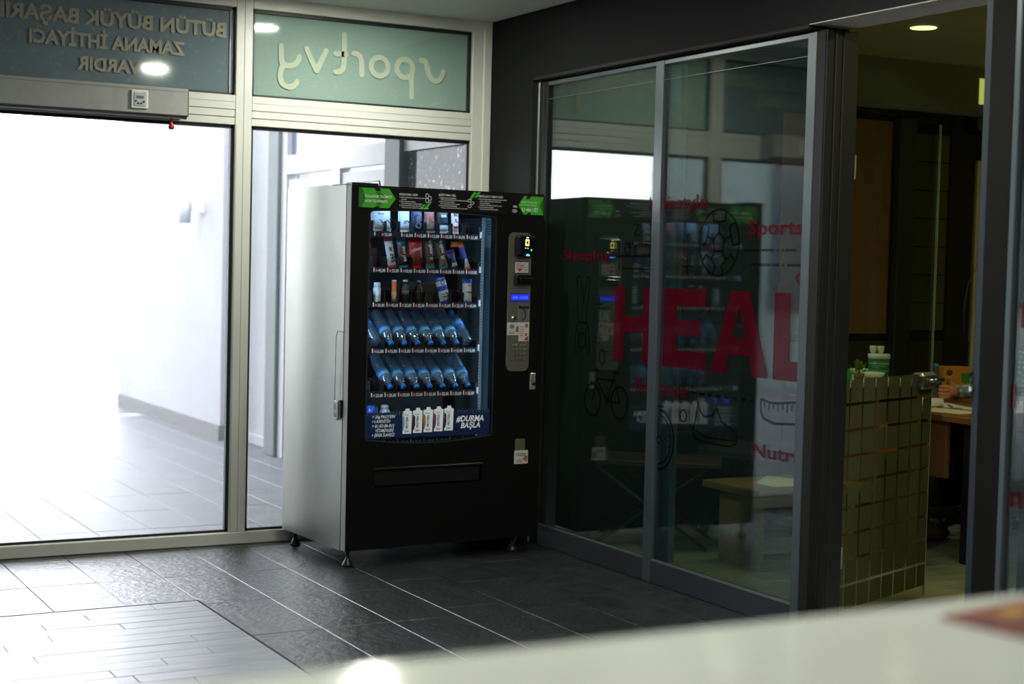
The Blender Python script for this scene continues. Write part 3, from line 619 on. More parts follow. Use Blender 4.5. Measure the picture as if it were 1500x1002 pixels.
def downlight(name, x, y, z, r, strength, col, label, group=None):
    t = thing(name, label, 'ceiling light', (x, y, z), (0, 0, 0), group)
    B().lathe([(r * 1.25, 0), (r * 1.25, -.008), (r * 1.05, -.014), (r * 1.05, 0)], 28).build('rim', whitepl, t)
    B().lathe([(r, -.002), (r, -.016)], 28).build('diffuser', mat('lamp_diffuser_%d' % int(strength), (.8, .8, .8), .5, emit=col, estr=strength), t)
    return t
HC = (.95, .97, .85)
downlight('ceiling_light', -1.043, -.80, 2.79, .078, LAMP_HALL, HC, 'round ceiling light in front of the facade, mirrored in the teal upper pane')
downlight('ceiling_light', -1.007, -3.13, 2.79, .078, LAMP_HALL, HC, 'round ceiling light mirrored in the blue-grey lettered pane')
for (x, y, wh) in ((-3.4, -5.2, 'left'), (-1.0, -5.6, 'right')): downlight('ceiling_light', x, y, 2.79, .078, LAMP_HALL, HC, 'round hall ceiling light behind the view, %s-hand one above the reception counter' % wh, 'hall ceiling lights out of view')
OC = (.98, .92, .38)
downlight('ceiling_light', 1.846, -1.333, 2.79, .068, 2.6, (.9, .95, .35), 'round yellowish ceiling light inside the office')
for (x, y) in ((.9, -.8), (.95, -3.7), (2.2, -3.4), (3.9, -2.6)): downlight('ceiling_light', x, y, 2.79, .068, LAMP_OFFICE * 3.0, OC, 'added round yellowish office ceiling light above %s' % ('the dark folding table' if y > -1 else 'the open doorway' if x < 1 else 'the desk chair side of the office' if x > 3 else 'the floor in front of the desk'), 'added office ceiling lights out of view')  # unseen lamps added to brighten the office floor and ceiling
sg = thing('exit_tag', 'small dark sign fixed under the office ceiling', 'sign', (2.75, -1.05, 2.60))
B().rbox(-.045, -.004, -.04, .045, .004, .05, .002).build('board', mat('sign_board', (.03, .03, .03), .5), sg); B().cyl((0, 0, .05), .004, .14, 8).build('rod', blackpl, sg)
B().box(-.03, -.006, .01, .0, -.004, .035).box(.005, -.006, -.02, .03, -.004, .03).box(-.03, -.006, -.03, -.01, -.004, .0).build('marks', mat('sign_marks', (.3, .3, .25), .5), sg)

# low wooden table with papers
wood = woodmat('office_wood', (.20, .115, .045), (.30, .18, .075), .45, (2, 20, 20))
woodr = woodmat('reddish_wood', (.17, .06, .02), (.25, .10, .035), .45, (2, 20, 20))
t = thing('low_table', 'low wooden table with panel legs and papers behind the glass', 'table', (.90, -1.42, 0))
B().rbox(-.30, -.24, .365, .42, .23, .40, .003).build('table_top', wood, t)
B().rbox(-.27, -.20, 0, -.235, .12, .365, .003).build('leg', wood, t); B().rbox(.30, -.20, 0, .335, .12, .365, .003).build('leg', wood, t)
B().rbox(-.235, -.02, .28, .30, .0, .365, .003).build('apron', wood, t)
b = B()
for k in range(3): b.add([(-.13 + .01 * k, -.14, .4005 + .001 * k), (.16, -.17 + .01 * k, .401 + .001 * k), (.20, .05, .402 + .001 * k), (.0, .09, .415 + .004 * k), (-.12, .02, .401 + .001 * k)], [(0, 1, 2, 3, 4)])
b.f += [f[::-1] for f in b.f]; b.m += b.m[:]; b.s += b.s[:]
b.build('paper_stack', mat('yellowish_paper', (.62, .60, .36), .7), None, (.90, -1.42, .001), label='loose yellowish papers lying on the low wooden table', category='papers')
t = thing('folding_table', 'dark table with crossed slanting legs behind the first two panes', 'table', (.62, -.72, 0), (0, 0, math.radians(-38)))
B().rbox(-.30, -.20, .43, .36, .22, .455, .003).build('table_top', mat('dark_reddish_top', (.05, .022, .008), .5), t)
lg = mat('dark_leg_metal', (.012, .013, .013), .4)
for s_ in (-1, 1):
    for d_ in (-1, 1): B().tube([(.30 * d_, .19 * s_, 0), (-.30 * d_, .19 * s_ - .015 * d_, .43)], .012, 8).build('leg', lg, t)
# office chairs
fab = mat('dark_chair_fabric', (.015, .015, .016), .8); bch = mat('brown_seat', (.08, .035, .012), .6)
def chair(loc, rz, label, m=fab, back=1.0, wd=.46):
    t = thing('office_chair', label, 'chair', loc, (0, 0, rz))
    B().rbox(-wd / 2, -.22, .42, wd / 2, .22, .49, .02).build('seat', m, t); B().rbox(-wd / 2, .19, .55, wd / 2, .245, back, .02).build('backrest', m, t)
    B().rbox(-.03, .20, .40, .03, .23, .60, .004).build('back_support', lg, t); B().cyl((0, 0, .12), .025, .30, 12).build('gas_column', lg, t)
    for k in range(5):
        a = 2 * PI * k / 5; l = B(); l.tube([(0, 0, .13), (.26 * math.cos(a), .26 * math.sin(a), .07)], .018, 8, radii=[.022, .014]); l.build('leg', lg, t)
        B().cyl((.26 * math.cos(a), .26 * math.sin(a) - .012, .028), .028, .024, 12, 0, 'Y').build('castor', lg, t)
    return t
chair((1.30, -.66, 0), .4, 'black office chair beside the tiled office wall, left of the green tub', fab, 1.16)
chair((3.12, -1.055, 0), -1.57, 'black office chair the person in the checked shirt sits on', fab, 1.0)

# reception ledge with green tub etc.
ld = thing('office_counter', 'narrow office counter standing behind the frosted door', 'counter', (1.44, -1.36, 0))
wht = mat('ledge_white', (.60, .60, .48), .5)
B().rbox(-.28, -.26, .89, .27, .26, .92, .003).build('top', wht, ld); B().rbox(-.06, -.22, 0, -.03, .22, .89, .002).build('side_panel', woodr, ld); B().rbox(.23, -.22, 0, .26, .22, .89, .002).build('side_panel', woodr, ld); B().rbox(-.03, .19, 0, .23, .22, .89, .002).build('back_panel', mat('dark_panel', (.05, .04, .025), .6), ld)  # back panel is a darker brown than the side panels
B().rbox(-.03, -.22, .52, .23, .19, .54, .002).build('shelf', woodr, ld)
g = thing('green_tub', 'green tub with white lid on the office counter', 'tub', (1.63, -1.32, .921))
B().lathe([(.052, 0), (.055, .004), (.055, .095)], 24).build('body', mat('green_label', (.02, .17, .045), .4), g); B().lathe([(.058, .096), (.058, .118), (.055, .121)], 24).build('lid', whitepl, g)
B().lathe([(.0555, .030), (.0555, .033)], 24).lathe([(.0555, .07), (.0555, .073)], 24).build('label_line', wht, g)
for k, dx in enumerate((-.032, .008)):
    B().lathe([(.008, 0), (.016, .012), (.018, .03), (.019, .038), (.017, .041)], 16).build('small_cup', whitepl, None, (1.63 + dx * .877, -1.32 - dx * .48, 1.0425), label=('left' if k == 0 else 'right') + ' of the two small white cups on top of the green tub', category='cup', group='cups on the green tub')
for i, (nm, lb, x, y, c, hh) in enumerate((('white_bowl', 'shallow white bowl left of the green tub', 1.50, -1.42, 1, .03), ('white_bowl', 'shallow white bowl right of the green tub', 1.64, -1.18, 1, .03))):
    B().lathe([(.03, 0), (.055, .012), (.065, hh), (.061, hh), (.05, .014), (.01, .006)], 24).build(nm, whitepl, None, (x, y, .921), label=lb, category='bowl')
B().lathe([(.028, 0), (.035, .01), (.033, .045), (.02, .06)], 18).build('green_cup', mat('bright_green', (.02, .35, .05), .4), None, (1.22, -1.53, .921), label='small bright green cup at the left end of the office counter', category='cup')
pt = thing('small_plant', 'small bushy yellow-green plant between the green cup and white bowl', 'plant', (1.32, -1.52, .921))
B().lathe([(.022, 0), (.03, .035), (.028, .035)], 14).build('pot', mat('plant_pot', (.2, .1, .04), .6), pt)
b = B()
for k in range(60):
    a = random.uniform(0, 2 * PI); e = random.uniform(.2, 1.4); r = random.uniform(.02, .055); p = Vector((math.cos(a) * math.cos(e) * r, math.sin(a) * math.cos(e) * r, .035 + math.sin(e) * r * 1.2)); s_ = Vector((-math.sin(a), math.cos(a), 0)) * .006; d_ = p.normalized() * .016
    b.add([p - s_, p + d_, p + s_, p - d_ * .6], [(0, 1, 2, 3)])
o = b.build('foliage', mat('plant_green', (.14, .22, .02), .6), pt); o['kind'] = 'stuff'
for nm, lb, x, c, hh in (('red_packet', 'red packet behind the frosted door', 1.45, (.4, .03, .02), .17), ('yellow_packet', 'yellow packet behind the frosted door', 1.56, (.6, .35, .01), .15), ('orange_packet', 'flat orange packet behind the frosted door', 1.52, (.5, .16, .02), .05)):
    q = 0 if hh > .1 else 1
    B().rbox(-.04 - .05 * q, -.02, 0, .04 + .05 * q, .02, hh, .003).build(nm, mat(nm, c, .5), None, (x, -1.42 - .07 * q, .5405), label=lb, category='packet')

# desk in the office
e_ = Vector((0, 1, 0)); d_ = Vector((1, 0, 0)); aD = PI / 2
P0 = Vector((1.73, -2.25, 0))
desk = thing('office_desk', 'wooden office desk with papers, seen past the door edge', 'desk', P0, (0, 0, aD))
B().rbox(0, -.97, .715, 1.80, 0, .75, .004).build('desk_top', woodr, desk)
B().rbox(.55, -.06, .42, 1.05, -.03, .715, .003).build('drawer_front', mat('orange_wood', (.20, .085, .03), .5), desk)
B().rbox(.38, -.09, 0, .43, -.03, .715, .003).build('leg', blackpl, desk); B().rbox(.38, -.93, 0, .43, -.87, .715, .003).build('leg', blackpl, desk)
B().rbox(1.70, -.93, 0, 1.74, -.05, .715, .003).build('end_panel', blackpl, desk)
B().rbox(.43, -.50, .45, 1.70, -.47, .715, .003).build('modesty_panel', mat('dark_brown_panel', (.05, .022, .012), .6), desk)  # panel in a darker brown than the desk top
def DW(s, t_, z): return P0 + e_ * s + d_ * t_ + Vector((0, 0, z))
paper = mat('cream_paper', (.66, .64, .44), .7); paperw = mat('white_paper', (.62, .62, .55), .7)
def sheet(nm, lb, s, t_, wd, hg, rz, m, z=.7505):
    b = B(); b.box(-wd / 2, -hg / 2, 0, wd / 2, hg / 2, .003); return b.build(nm, m, None, DW(s, t_, z), (0, 0, rz), label=lb, category='paper')
sheet('paper_sheet', 'cream sheet overhanging towards the desk front edge', .70, .18, .30, .21, aD + .2, paper)
sheet('paper_sheet', 'white sheet under the hand', .98, .40, .30, .21, aD - .35, paperw, .7512)
sheet('paper_sheet', 'printed sheet deeper on the desk behind the pen', .66, .46, .30, .21, aD - .1, paper, .7505)
b = B(); n_ = 28; rr = .026
b.tube([(0, 0, 0), (0, .24, 0)], rr, 20)
ro = b.build('paper_roll', whitepl, None, (1.815, -1.275, .778), (0, 0, -2.08), label='white paper roll lying on the desk at the door edge', category='paper roll')
B().cyl((0, .2405, 0), .016, .001, 14, 0, 'Y').build('roll_core', blackpl, ro)
b = B(); b.tube([(0, 0, 0), (.11, 0, 0), (.13, 0, 0)], .004, 8, radii=[.004, .004, .001]); b.build('pen', mat('blue_pen', (.02, .03, .35), .3), None, (2.07, -1.42, .759), (0, 0, 1.0), label='blue pen lying on the papers in front of the hand', category='pen')
# bottle with teal cap
bt = thing('water_bottle', 'clear water bottle with teal cap and label on the office desk', 'bottle', (2.313, -1.039, .7505))
B().lathe([(.028, 0), (.031, .006), (.031, .10), (.0315, .13), (.028, .155), (.014, .185), (.012, .196)], 22).build('body', glassmat('office_bottle_pet', (.72, .78, .66), .08, .08), bt)
B().lathe([(.0322, .085), (.0322, .13)], 22).build('label', mat('teal_label', (.01, .12, .14), .4), bt); B().lathe([(.0145, .193), (.0145, .212), (.012, .214)], 16).build('cap', mat('teal_cap', (.01, .26, .26), .4), bt)
bx = thing('tea_box', 'orange carton with black round mark and green patch on the desk', 'carton', (2.60, -.88, .7505), (0, 0, math.radians(-24)))
B().rbox(-.075, -.04, 0, .085, .04, .185, .003).build('carton', mat('orange_carton', (.50, .20, .015), .5), bx)
b = B(); b.poly(circ(-.038, .150, .018, .018, 18)[:-1], mi=0, M=MV(0, -.0408, 0)); b.build('round_mark', blackpl, bx)
b = B(); b.stroke([(-.046, .158), (-.038, .148), (-.030, .158)], .003, 0, MV(0, -.0414, 0)).stroke([(-.038, .148), (-.038, .14)], .003, 0, MV(0, -.0414, 0)); b.build('leaf_mark', mat('orange_carton', (.5, .2, .01)), bx)
b = B(); b.poly([(.03, .15), (.085, .15), (.085, .10), (.06, .085), (.035, .10)], mi=0, M=MV(0, -.0408, 0)); b.build('green_patch', mat('carton_green', (.03, .22, .03), .5), bx)
b = B(); b.poly([(-.065, .01), (.0, .01), (.01, .03), (-.01, .04), (-.04, .035), (-.065, .03)], mi=0, M=MV(0, -.0408, 0)); b.build('white_patch', paper, bx)
for k, (a, c) in enumerate(((.10, .118), (.085, .095), (.07, .078))): 
    b = B(); b.box(-.055, a, 0, -.01, a + .006, .0003, 0, MV(0, -.0408, 0)); b.build('print_line', blackpl, bx)
# clutter under the desk
clut = mat('dark_bag', (.02, .018, .016), .6, bump=.8, bscale=25)
def blob(nm, lb, cat, loc, sx, sy, sz, m, seed=0, amp=.25):
    b = B(); vs = []; fs = []; n1, n2 = 10, 18
    for i in range(n1 + 1):
        th = PI * i / n1
        for k in range(n2):
            ph = 2 * PI * k / n2; v = Vector((math.sin(th) * math.cos(ph), math.sin(th) * math.sin(ph), math.cos(th)))
            r = 1 + amp * noise.noise(v * 1.7 + Vector((seed, 0, 0))); z = v.z * r; vs.append((v.x * r * sx, v.y * r * sy, max(z, -.8) * sz + .8 * sz))
    for i in range(n1):
        for k in range(n2): k2 = (k + 1) % n2; fs.append((i * n2 + k, (i + 1) * n2 + k, (i + 1) * n2 + k2, i * n2 + k2))
    b.add(vs, fs, 0, True); return b.build(nm, m, None, loc, label=lb, category=cat)
blob('crumpled_bag', 'dark crumpled bag on the floor under the desk', 'bag', (2.16, -.98, 0.001), .16, .14, .13, clut, 3)
blob('brown_pouch', 'brown pouch leaning on the bag under the desk', 'pouch', (2.17, -1.22, 0.001), .09, .07, .055, mat('brown_pouch', (.13, .075, .02), .6), 9)
B().rbox(-.10, -.04, 0, .14, .04, .035, .008).build('floor_block', mat('pale_grey_block', (.28, .28, .26), .5), None, (2.42, -1.12, .001), (0, 0, .5), label='pale grey block lying on the floor under the desk', category='block')
b = B()
for k in range(4): b.rbox(-.12, -.08 - .0, .0 + .026 * k, .12, .08, .024 + .026 * k, .002, k % 2)
b.build('binder_pile', [mat('olive_binder', (.16, .15, .03), .5), mat('dark_binder', (.05, .05, .03), .5)], None, (2.40, -1.50, .20), label='small pile of olive folders on a low stool below the desk', category='folders')
sl = thing('low_stool', 'low dark stool carrying folders below the desk', 'stool', (2.40, -1.50, 0)); B().rbox(-.14, -.10, .175, .14, .10, .199, .003).build('seat', blackpl, sl)
for sx in (-1, 1):
    for sy in (-1, 1): B().rbox(.12 * sx - .01, .08 * sy - .01, 0, .12 * sx + .01, .08 * sy + .01, .175, .002).build('leg', blackpl, sl)

# ================================================================== person at the desk
def skin_obj(name, pts, edges, rad, m, parent, sub=2):
    me = bpy.data.meshes.new(name); me.from_pydata([tuple(p) for p in pts], edges, []); me.materials.append(m)
    o = link(name, me, parent); md = o.modifiers.new('s', 'SKIN'); md.use_smooth_shade = True
    sk = me.skin_vertices[0] if len(me.skin_vertices) else None
    if sk is None: me.attributes.new('skin', 'FLOAT', 'POINT')
    for i, r in enumerate(rad):
        r = r if isinstance(r, tuple) else (r, r); me.skin_vertices[0].data[i].radius = r; me.skin_vertices[0].data[i].use_root = (i == 0)
    ss = o.modifiers.new('sub', 'SUBSURF'); ss.levels = sub; ss.render_levels = sub
    dg = bpy.context.evaluated_depsgraph_get(); m2 = bpy.data.meshes.new_from_object(o.evaluated_get(dg)); o.modifiers.clear(); o.data = m2; m2.name = name
    for p in m2.polygons: p.use_smooth = True
    return o
def checkmat():
    m = bpy.data.materials.new('checked_shirt'); m.use_nodes = True; nt = m.node_tree; b = nt.nodes['Principled BSDF']; N = nt.nodes.new; L = nt.links.new
    tc = N('ShaderNodeTexCoord'); outs = []
    for ax, sc in (('X', 42), ('Z', 42)):
        wv = N('ShaderNodeTexWave'); wv.bands_direction = ax; wv.inputs['Scale'].default_value = sc / 4; wv.inputs['Distortion'].default_value = .6; L(tc.outputs['Object'], wv.inputs['Vector']); outs.append(wv)
    mx = N('ShaderNodeMath'); mx.operation = 'MULTIPLY'; L(outs[0].outputs['Fac'], mx.inputs[0]); L(outs[1].outputs['Fac'], mx.inputs[1])
    cr = N('ShaderNodeMix'); cr.data_type = 'RGBA'; cr.inputs[6].default_value = (.12, .19, .27, 1); cr.inputs[7].default_value = (.62, .66, .60, 1); L(mx.outputs[0], cr.inputs[0]); L(cr.outputs[2], b.inputs['Base Color']); b.inputs['Roughness'].default_value = .8
    return m
shirt = checkmat(); skinm = mat('skin', (.52, .20, .10), .5); jeans = mat('dark_jeans', (.02, .025, .04), .8); hairm = mat('dark_hair', (.012, .009, .007), .6)
per = thing('person', 'person in blue and white checked shirt, one hand resting on the desk, thumb up', 'person', P0 + e_ * 1.195 + d_ * 1.38, (0, 0, aD))
# local frame: x = person's right (e), y = forward towards the desk, z up
J_ = {'pel': (0, 0, .53), 'bel': (0, .03, .68), 'che': (0, .09, .90), 'nec': (0, .14, 1.06), 'shL': (-.17, .13, 1.03), 'shR': (.17, .13, 1.03)}
pts = [J_['pel'], J_['bel'], J_['che'], J_['nec'], J_['shL'], (-.19, .30, .86), (-.15, .54, .820), (-.115, .765, .815), J_['shR'], (.24, .22, .85), (.20, .42, .80), (.10, .56, .79)]
ed = [(0, 1), (1, 2), (2, 3), (2, 4), (4, 5), (5, 6), (6, 7), (2, 8), (8, 9), (9, 10), (10, 11)]
skin_obj('shirt', pts, ed, [(.16, .12), (.15, .11), (.165, .115), (.062, .058), (.068, .068), .052, .044, .040, (.068, .068), .052, .046, .036], shirt, per)
skin_obj('trousers', [(0, 0, .54), (-.10, .06, .53), (-.12, .42, .52), (-.12, .45, .12), (.10, .06, .53), (.12, .42, .52), (.12, .45, .12)], [(0, 1), (1, 2), (2, 3), (0, 4), (4, 5), (5, 6)], [(.15, .11), .095, .072, .058, .095, .072, .058], jeans, per)
for sx in (-1, 1): skin_obj('shoe', [(.12 * sx, .42, .045), (.12 * sx, .52, .04), (.12 * sx, .62, .032)], [(0, 1), (1, 2)], [(.045, .045), (.042, .038), (.036, .030)], blackpl, per)
hd_ = skin_obj('head', [(0, .15, 1.05), (0, .165, 1.14), (0, .185, 1.22), (0, .18, 1.29)], [(0, 1), (1, 2), (2, 3)], [.052, .055, (.075, .085), (.070, .08)], skinm, per, 3)
B().lathe([(.001, -.018), (.010, -.012), (.016, .0), (.010, .012), (.001, .02)], 10, 0, Matrix.Translation((0, .275, 1.215)) @ Matrix.Rotation(.3, 4, 'X')).build('nose', skinm, per)
for sx in (-1, 1):
    B().lathe([(.001, -.011), (.009, -.006), (.011, 0), (.009, .006), (.001, .011)], 10, 0, Matrix.Translation((.030 * sx, .252, 1.24))).build('eye', whitepl, per)
    B().lathe([(.001, -.028), (.012, -.018), (.014, .01), (.001, .028)], 10, 0, Matrix.Translation((.084 * sx, .175, 1.225))).build('ear', skinm, per)
B().rbox(-.024, .262, 1.170, .024, .272, 1.180, .003).build('mouth', mat('lips', (.35, .08, .06), .5), per)
b = B(); n1, n2 = 8, 18; vs = []
for i in range(n1 + 1):
    th = .62 * PI * i / n1
    for k in range(n2):
        ph = 2 * PI * k / n2; cut = .55 if math.sin(ph) > .3 else 1.0; t2 = th * cut; vs.append((.092 * math.sin(t2) * math.cos(ph), .160 + .105 * math.sin(t2) * math.sin(ph), 1.265 + .105 * math.cos(t2)))
b.add(vs, [(i * n2 + k, (i + 1) * n2 + k, (i + 1) * n2 + (k + 1) % n2, i * n2 + (k + 1) % n2) for i in range(n1) for k in range(n2)], 0, True); b.build('hair', hairm, per)
# reaching hand (left): wrist at y=.93, back of the hand to the camera, thumb up
hx, hz = -.115, .815
hp = [(hx, .755, hz), (hx, .805, hz)]; he = [(0, 1)]; hr = [(.026, .026), (.032, .022)]
for k, (dz, ln) in enumerate(((.030, .030), (.010, .034), (-.010, .032), (-.028, .026))):
    i = len(hp); hp += [(hx - .008, .848, hz + dz), (hx - .002, .848 + ln * .8, hz + dz), (hx + .024, .848 + ln * .75, hz + dz * .95), (hx + .034, .848 - .002, hz + dz * .9)]
    he += [(1, i), (i, i + 1), (i + 1, i + 2), (i + 2, i + 3)]; hr += [.0125, .0108, .0098, .0085]
i = len(hp); hp += [(hx - .006, .805, hz + .036), (hx - .006, .822, hz + .064), (hx - .008, .836, hz + .092)]; he += [(1, i), (i, i + 1), (i + 1, i + 2)]; hr += [.015, .012, .0095]
skin_obj('hand', hp, he, hr, skinm, per, 2)
i0 = [(.10, .56, .79), (.08, .61, .785), (.05, .65, .785)]
hp = [(.10, .55, .79), (.075, .60, .788)]; he = [(0, 1)]; hr = [.026, (.034, .018)]
for k in range(4):
    i = len(hp); a = .25 * (k - 1.5); hp += [(.055 + .018 * (k - 1.5), .645, .785), (.045 + .021 * (k - 1.5), .680, .782), (.038 + .022 * (k - 1.5), .708, .768)]; he += [(1, i), (i, i + 1), (i + 1, i + 2)]; hr += [.010, .0092, .008]
i = len(hp); hp += [(.035, .610, .785), (.015, .635, .78)]; he += [(1, i), (i, i + 1)]; hr += [.011, .009]
skin_obj('hand', hp, he, hr, skinm, per, 2)

# ================================================================== vending machine
A0 = math.radians(3.3); VO = Vector((-1.19, -.803, 0)); Wd = 1.085; Hm = 1.825
vm = thing('vending_machine', 'black-fronted vending machine with steel sides standing in the corner', 'vending machine', VO, (0, 0, A0))
RV = Matrix.Rotation(A0, 4, 'Z')
def MWp(u, v, z): return VO + (RV @ Vector((u, v, z)))
side = mat('brushed_stainless', (.22, .225, .205), .30, metal=.9, noise_amt=.05, nscale=6, bump=.25, bscale=260)
inner = mat('machine_interior', (.016, .018, .020), .6)
B().box(.004, .055, .085, .012, .735, Hm - .004).box(.000, .055, .078, .010, .737, Hm).build('left_side_panel', side, vm)
B().rbox(Wd - .012, .055, .08, Wd, .735, Hm, .002).build('right_side_panel', side, vm)
B().rbox(.008, .05, Hm - .02, Wd - .01, .737, Hm - .001, .002).build('top_panel', side, vm)
B().box(.01, .722, .08, Wd - .01, .735, Hm - .02).box(.01, .06, .08, Wd - .01, .722, .11).build('back_panel', inner, vm)
B().box(.012, .062, .11, .018, .722, Hm - .02).box(.858, .062, .50, .864, .60, Hm - .05).box(.012, .60, .50, .858, .606, Hm - .05).box(.012, .062, 1.735, .858, .60, 1.741).build('inner_lining', inner, vm)
B().box(.852, .075, .52, .857, .46, 1.70).build('inner_side_wall', mat('teal_grey_lining', (.09, .15, .17), .35, noise_amt=.15, nscale=8), vm)
B().box(.006, .0485, .082, .032, .0545, 1.82).box(.865, .0485, .082, 1.08, .0545, 1.82).box(.06, .0485, 1.745, .865, .0545, 1.82).box(.06, .0485, .082, .865, .0545, .36).build('door_seal', gasket, vm)
# front door
def rrect(x0, z0, x1, z1, r, n=5):
    P = []
    for cx, cz, a in ((x1 - r, z1 - r, 0), (x0 + r, z1 - r, 90), (x0 + r, z0 + r, 180), (x1 - r, z0 + r, 270)):
        for k in range(n + 1): t = math.radians(a + 90 * k / n); P.append((cx + r * math.cos(t), cz + r * math.sin(t)))
    return P
wo_ = []
for k in range(6): t = math.radians(90 * k / 5); wo_.append((.802 - .022 + .022 * math.cos(t), 1.702 - .022 + .022 * math.sin(t)))
for k in range(1, 8): f = k / 8; wo_.append((.780 - f * .66, 1.702 + .010 * math.sin(PI * f) + .004 * f))
for k in range(6): t = math.radians(90 + 90 * k / 5); wo_.append((.098 + .022 + .022 * math.cos(t), 1.706 - .022 + .022 * math.sin(t)))
wo_ += [(.098, .625), (.102, .614)]
for k in range(0, 13): f = k / 12; wo_.append((.108 + f * .686, .610 - .024 * math.sin(PI * f)))
wo_ += [(.800, .614), (.803, .625)]
dp = B(); dp.poly([(0.002, .082), (Wd, .082), (Wd, Hm), (0.002, Hm)], [wo_, rrect(.150, .378, .752, .468, .012)], .048, 0, MV(0, 0, 0), 0)
door = dp.build('front_door', black, vm)
B().box(.0, .001, .082, .0016, .048, Hm - .004).build('door_edge_strip', mat('pale_door_edge', (.30, .30, .27), .5, .3), door)
B().stroke([(x, z) for x, z in wo_], .006, 0, MV(0, -.0006, 0), closed=True).build('window_trim', mat('window_trim_grey', (.05, .06, .065), .25, .3), door)
B().poly(wo_, mi=0, M=MV(0, .012, 0)).build('window_glass', glassmat('display_glass', (.96, .98, .98), .04, .0), door)
B().box(.152, .046, .38, .75, .052, .466).build('hatch_back', blackmat, door)
B().rbox(.156, .012, .384, .746, .02, .462, .003).build('delivery_flap', mat('smoked_flap', (.010, .010, .011), .22), door)
B().rbox(.146, -.004, .464, .756, .008, .474, .002).build('hatch_lip', mat('hatch_lip', (.015, .015, .016), .3), door)
# header sign
hdr = B().rbox(.030, -.004, 1.716, 1.080, -.0002, 1.818, .001).build('header_sign', mat('sign_black', (.006, .006, .007), .3), door)
gr = mat('sign_green', (.035, .26, .010), .45, emit=(.05, .36, .015), estr=.25); grd = mat('sign_dark_green', (.015, .12, .006), .45, emit=(.02, .15, .01), estr=.15)
zc, hh = 1.766, .046
b = B(); b.poly([(.036, zc + hh), (.197, zc + hh), (.232, zc), (.197, zc - hh), (.036, zc - hh)], mi=0, M=MV(0, -.0045, 0))
b.poly([(.036, zc + hh), (.052, zc + hh), (.072, zc), (.052, zc - hh), (.036, zc - hh)], mi=1, M=MV(0, -.005, 0))
b.poly([(.125, zc + hh - .018), (.150, zc + hh - .018), (.175, zc), (.150, zc - hh + .012), (.125, zc - hh + .012), (.150, zc)], mi=1, M=MV(0, -.0048, 0))
b.poly([(.118, zc + hh), (.146, zc + hh), (.152, zc + hh - .014), (.126, zc + hh - .014)], mi=2, M=MV(0, -.005, 0)).poly([(.118, zc - hh), (.128, zc - hh + .008), (.150, zc - hh + .008), (.144, zc - hh)], mi=2, M=MV(0, -.005, 0))
b.build('green_arrow', [gr, grd, blackpl], hdr) if False else b.build('green_arrow', [gr, grd, blackpl], door)
b = B(); x0 = .925
b.poly([(x0, zc - .002), (x0 + .034, zc + hh), (1.077, zc + hh), (1.077, zc - hh), (x0 + .034, zc - hh)], mi=0, M=MV(0, -.0045, 0))
b.poly([(1.077, zc + hh - .004), (1.052, zc), (1.077, zc - hh + .004)], mi=1, M=MV(0, -.0048, 0))
b.poly([(.978, zc + hh), (1.002, zc + hh), (.990, zc + hh - .014), (.968, zc + hh - .014)], mi=2, M=MV(0, -.005, 0)).poly([(.974, zc - hh), (.985, zc - hh + .010), (1.004, zc - hh + .010), (.996, zc - hh)], mi=2, M=MV(0, -.005, 0))
b.build('green_arrow', [gr, grd, blackpl], door)
wt = mat('print_white', (.72, .72, .70), .6, emit=(.8, .8, .78), estr=.08); MH = MV(0, -.0056, 0)
b = B()
b.text('KULLANIM TALİMATI', .070, 1.768, .0125, 0, MH, w=.140, bold=.02).text('HOW TO OPERATE', .070, 1.745, .0125, 0, MH, w=.118, bold=.02)
b.text('Teknik Destek İçin', .940, 1.778, .0105, 0, MH, w=.098, bold=.01).text('For Technical Support', .940, 1.764, .0085, 0, MH, w=.098).text('444 1 FİT', .972, 1.735, .018, 0, MH, w=.072, bold=.03)
b.stroke([(.948, 1.750), (.950, 1.740), (.958, 1.735)], .004, 0, MH); b.stroke([(.956, 1.751), (.962, 1.746), (.962, 1.738)], .0025, 0, MH)
b.text('BOZUK PARA / COIN', .252, 1.785, .010, 0, MH, w=.098, bold=.03)
for k, t_ in enumerate(('1. Bozuk paranızı atın / Insert your coin to the', '    coin slot', '2. Ürün numarasını tuşlayın', '    / Key in the desired product number', '3. Para üstünü iade haznesinden alın', '    / Take your cash returned from the return slot')): b.text(t_.strip(), .252 + (.010 if t_[0] == ' ' else 0), 1.773 - .0096 * k, .0062, 0, MH, w=len(t_.strip()) * .0033, bold=.02)
b.text('KAĞIT PARA / BILL', .468, 1.792, .010, 0, MH, w=.096, bold=.03)
for k, t_ in enumerate(('1. Kağıt paranızı yerleştirin', '    / Place your bill in the bill mechanism entrance', '2. Ürün numarasını tuşlayın', '    Key in the desired product number', '3. Para üstünü iade haznesinden', '    / Take your cash returned from the return slot')): b.text(t_.strip(), .468 + (.010 if t_[0] == ' ' else 0), 1.780 - .0096 * k, .0062, 0, MH, w=len(t_.strip()) * .0033, bold=.02)
b.text('KREDİ KARTI / CREDIT CARD', .692, 1.795, .010, 0, MH, w=.142, bold=.03)
for k, t_ in enumerate(('1. Kredi kartınızı takın, okutun veya temas ettirin', '    Insert, swipe or tap your credit card', '    Kartı yerleştirin', '    Insert the card below the yellow screen', '2. Ürün numarasını tuşlayın', '    Key in the desired product number')): b.text(t_.strip(), .692 + (.010 if t_[0] == ' ' else 0), 1.783 - .0098 * k, .0062, 0, MH, w=len(t_.strip()) * .0032, bold=.02)
b.text('VISA', .893, 1.752, .011, 0, MH, w=.026, bold=.03); b.stroke(circ(.900, 1.735, .009, .006, 12), .002, 0, MH).stroke(circ(.909, 1.735, .009, .006, 12), .002, 0, MH)
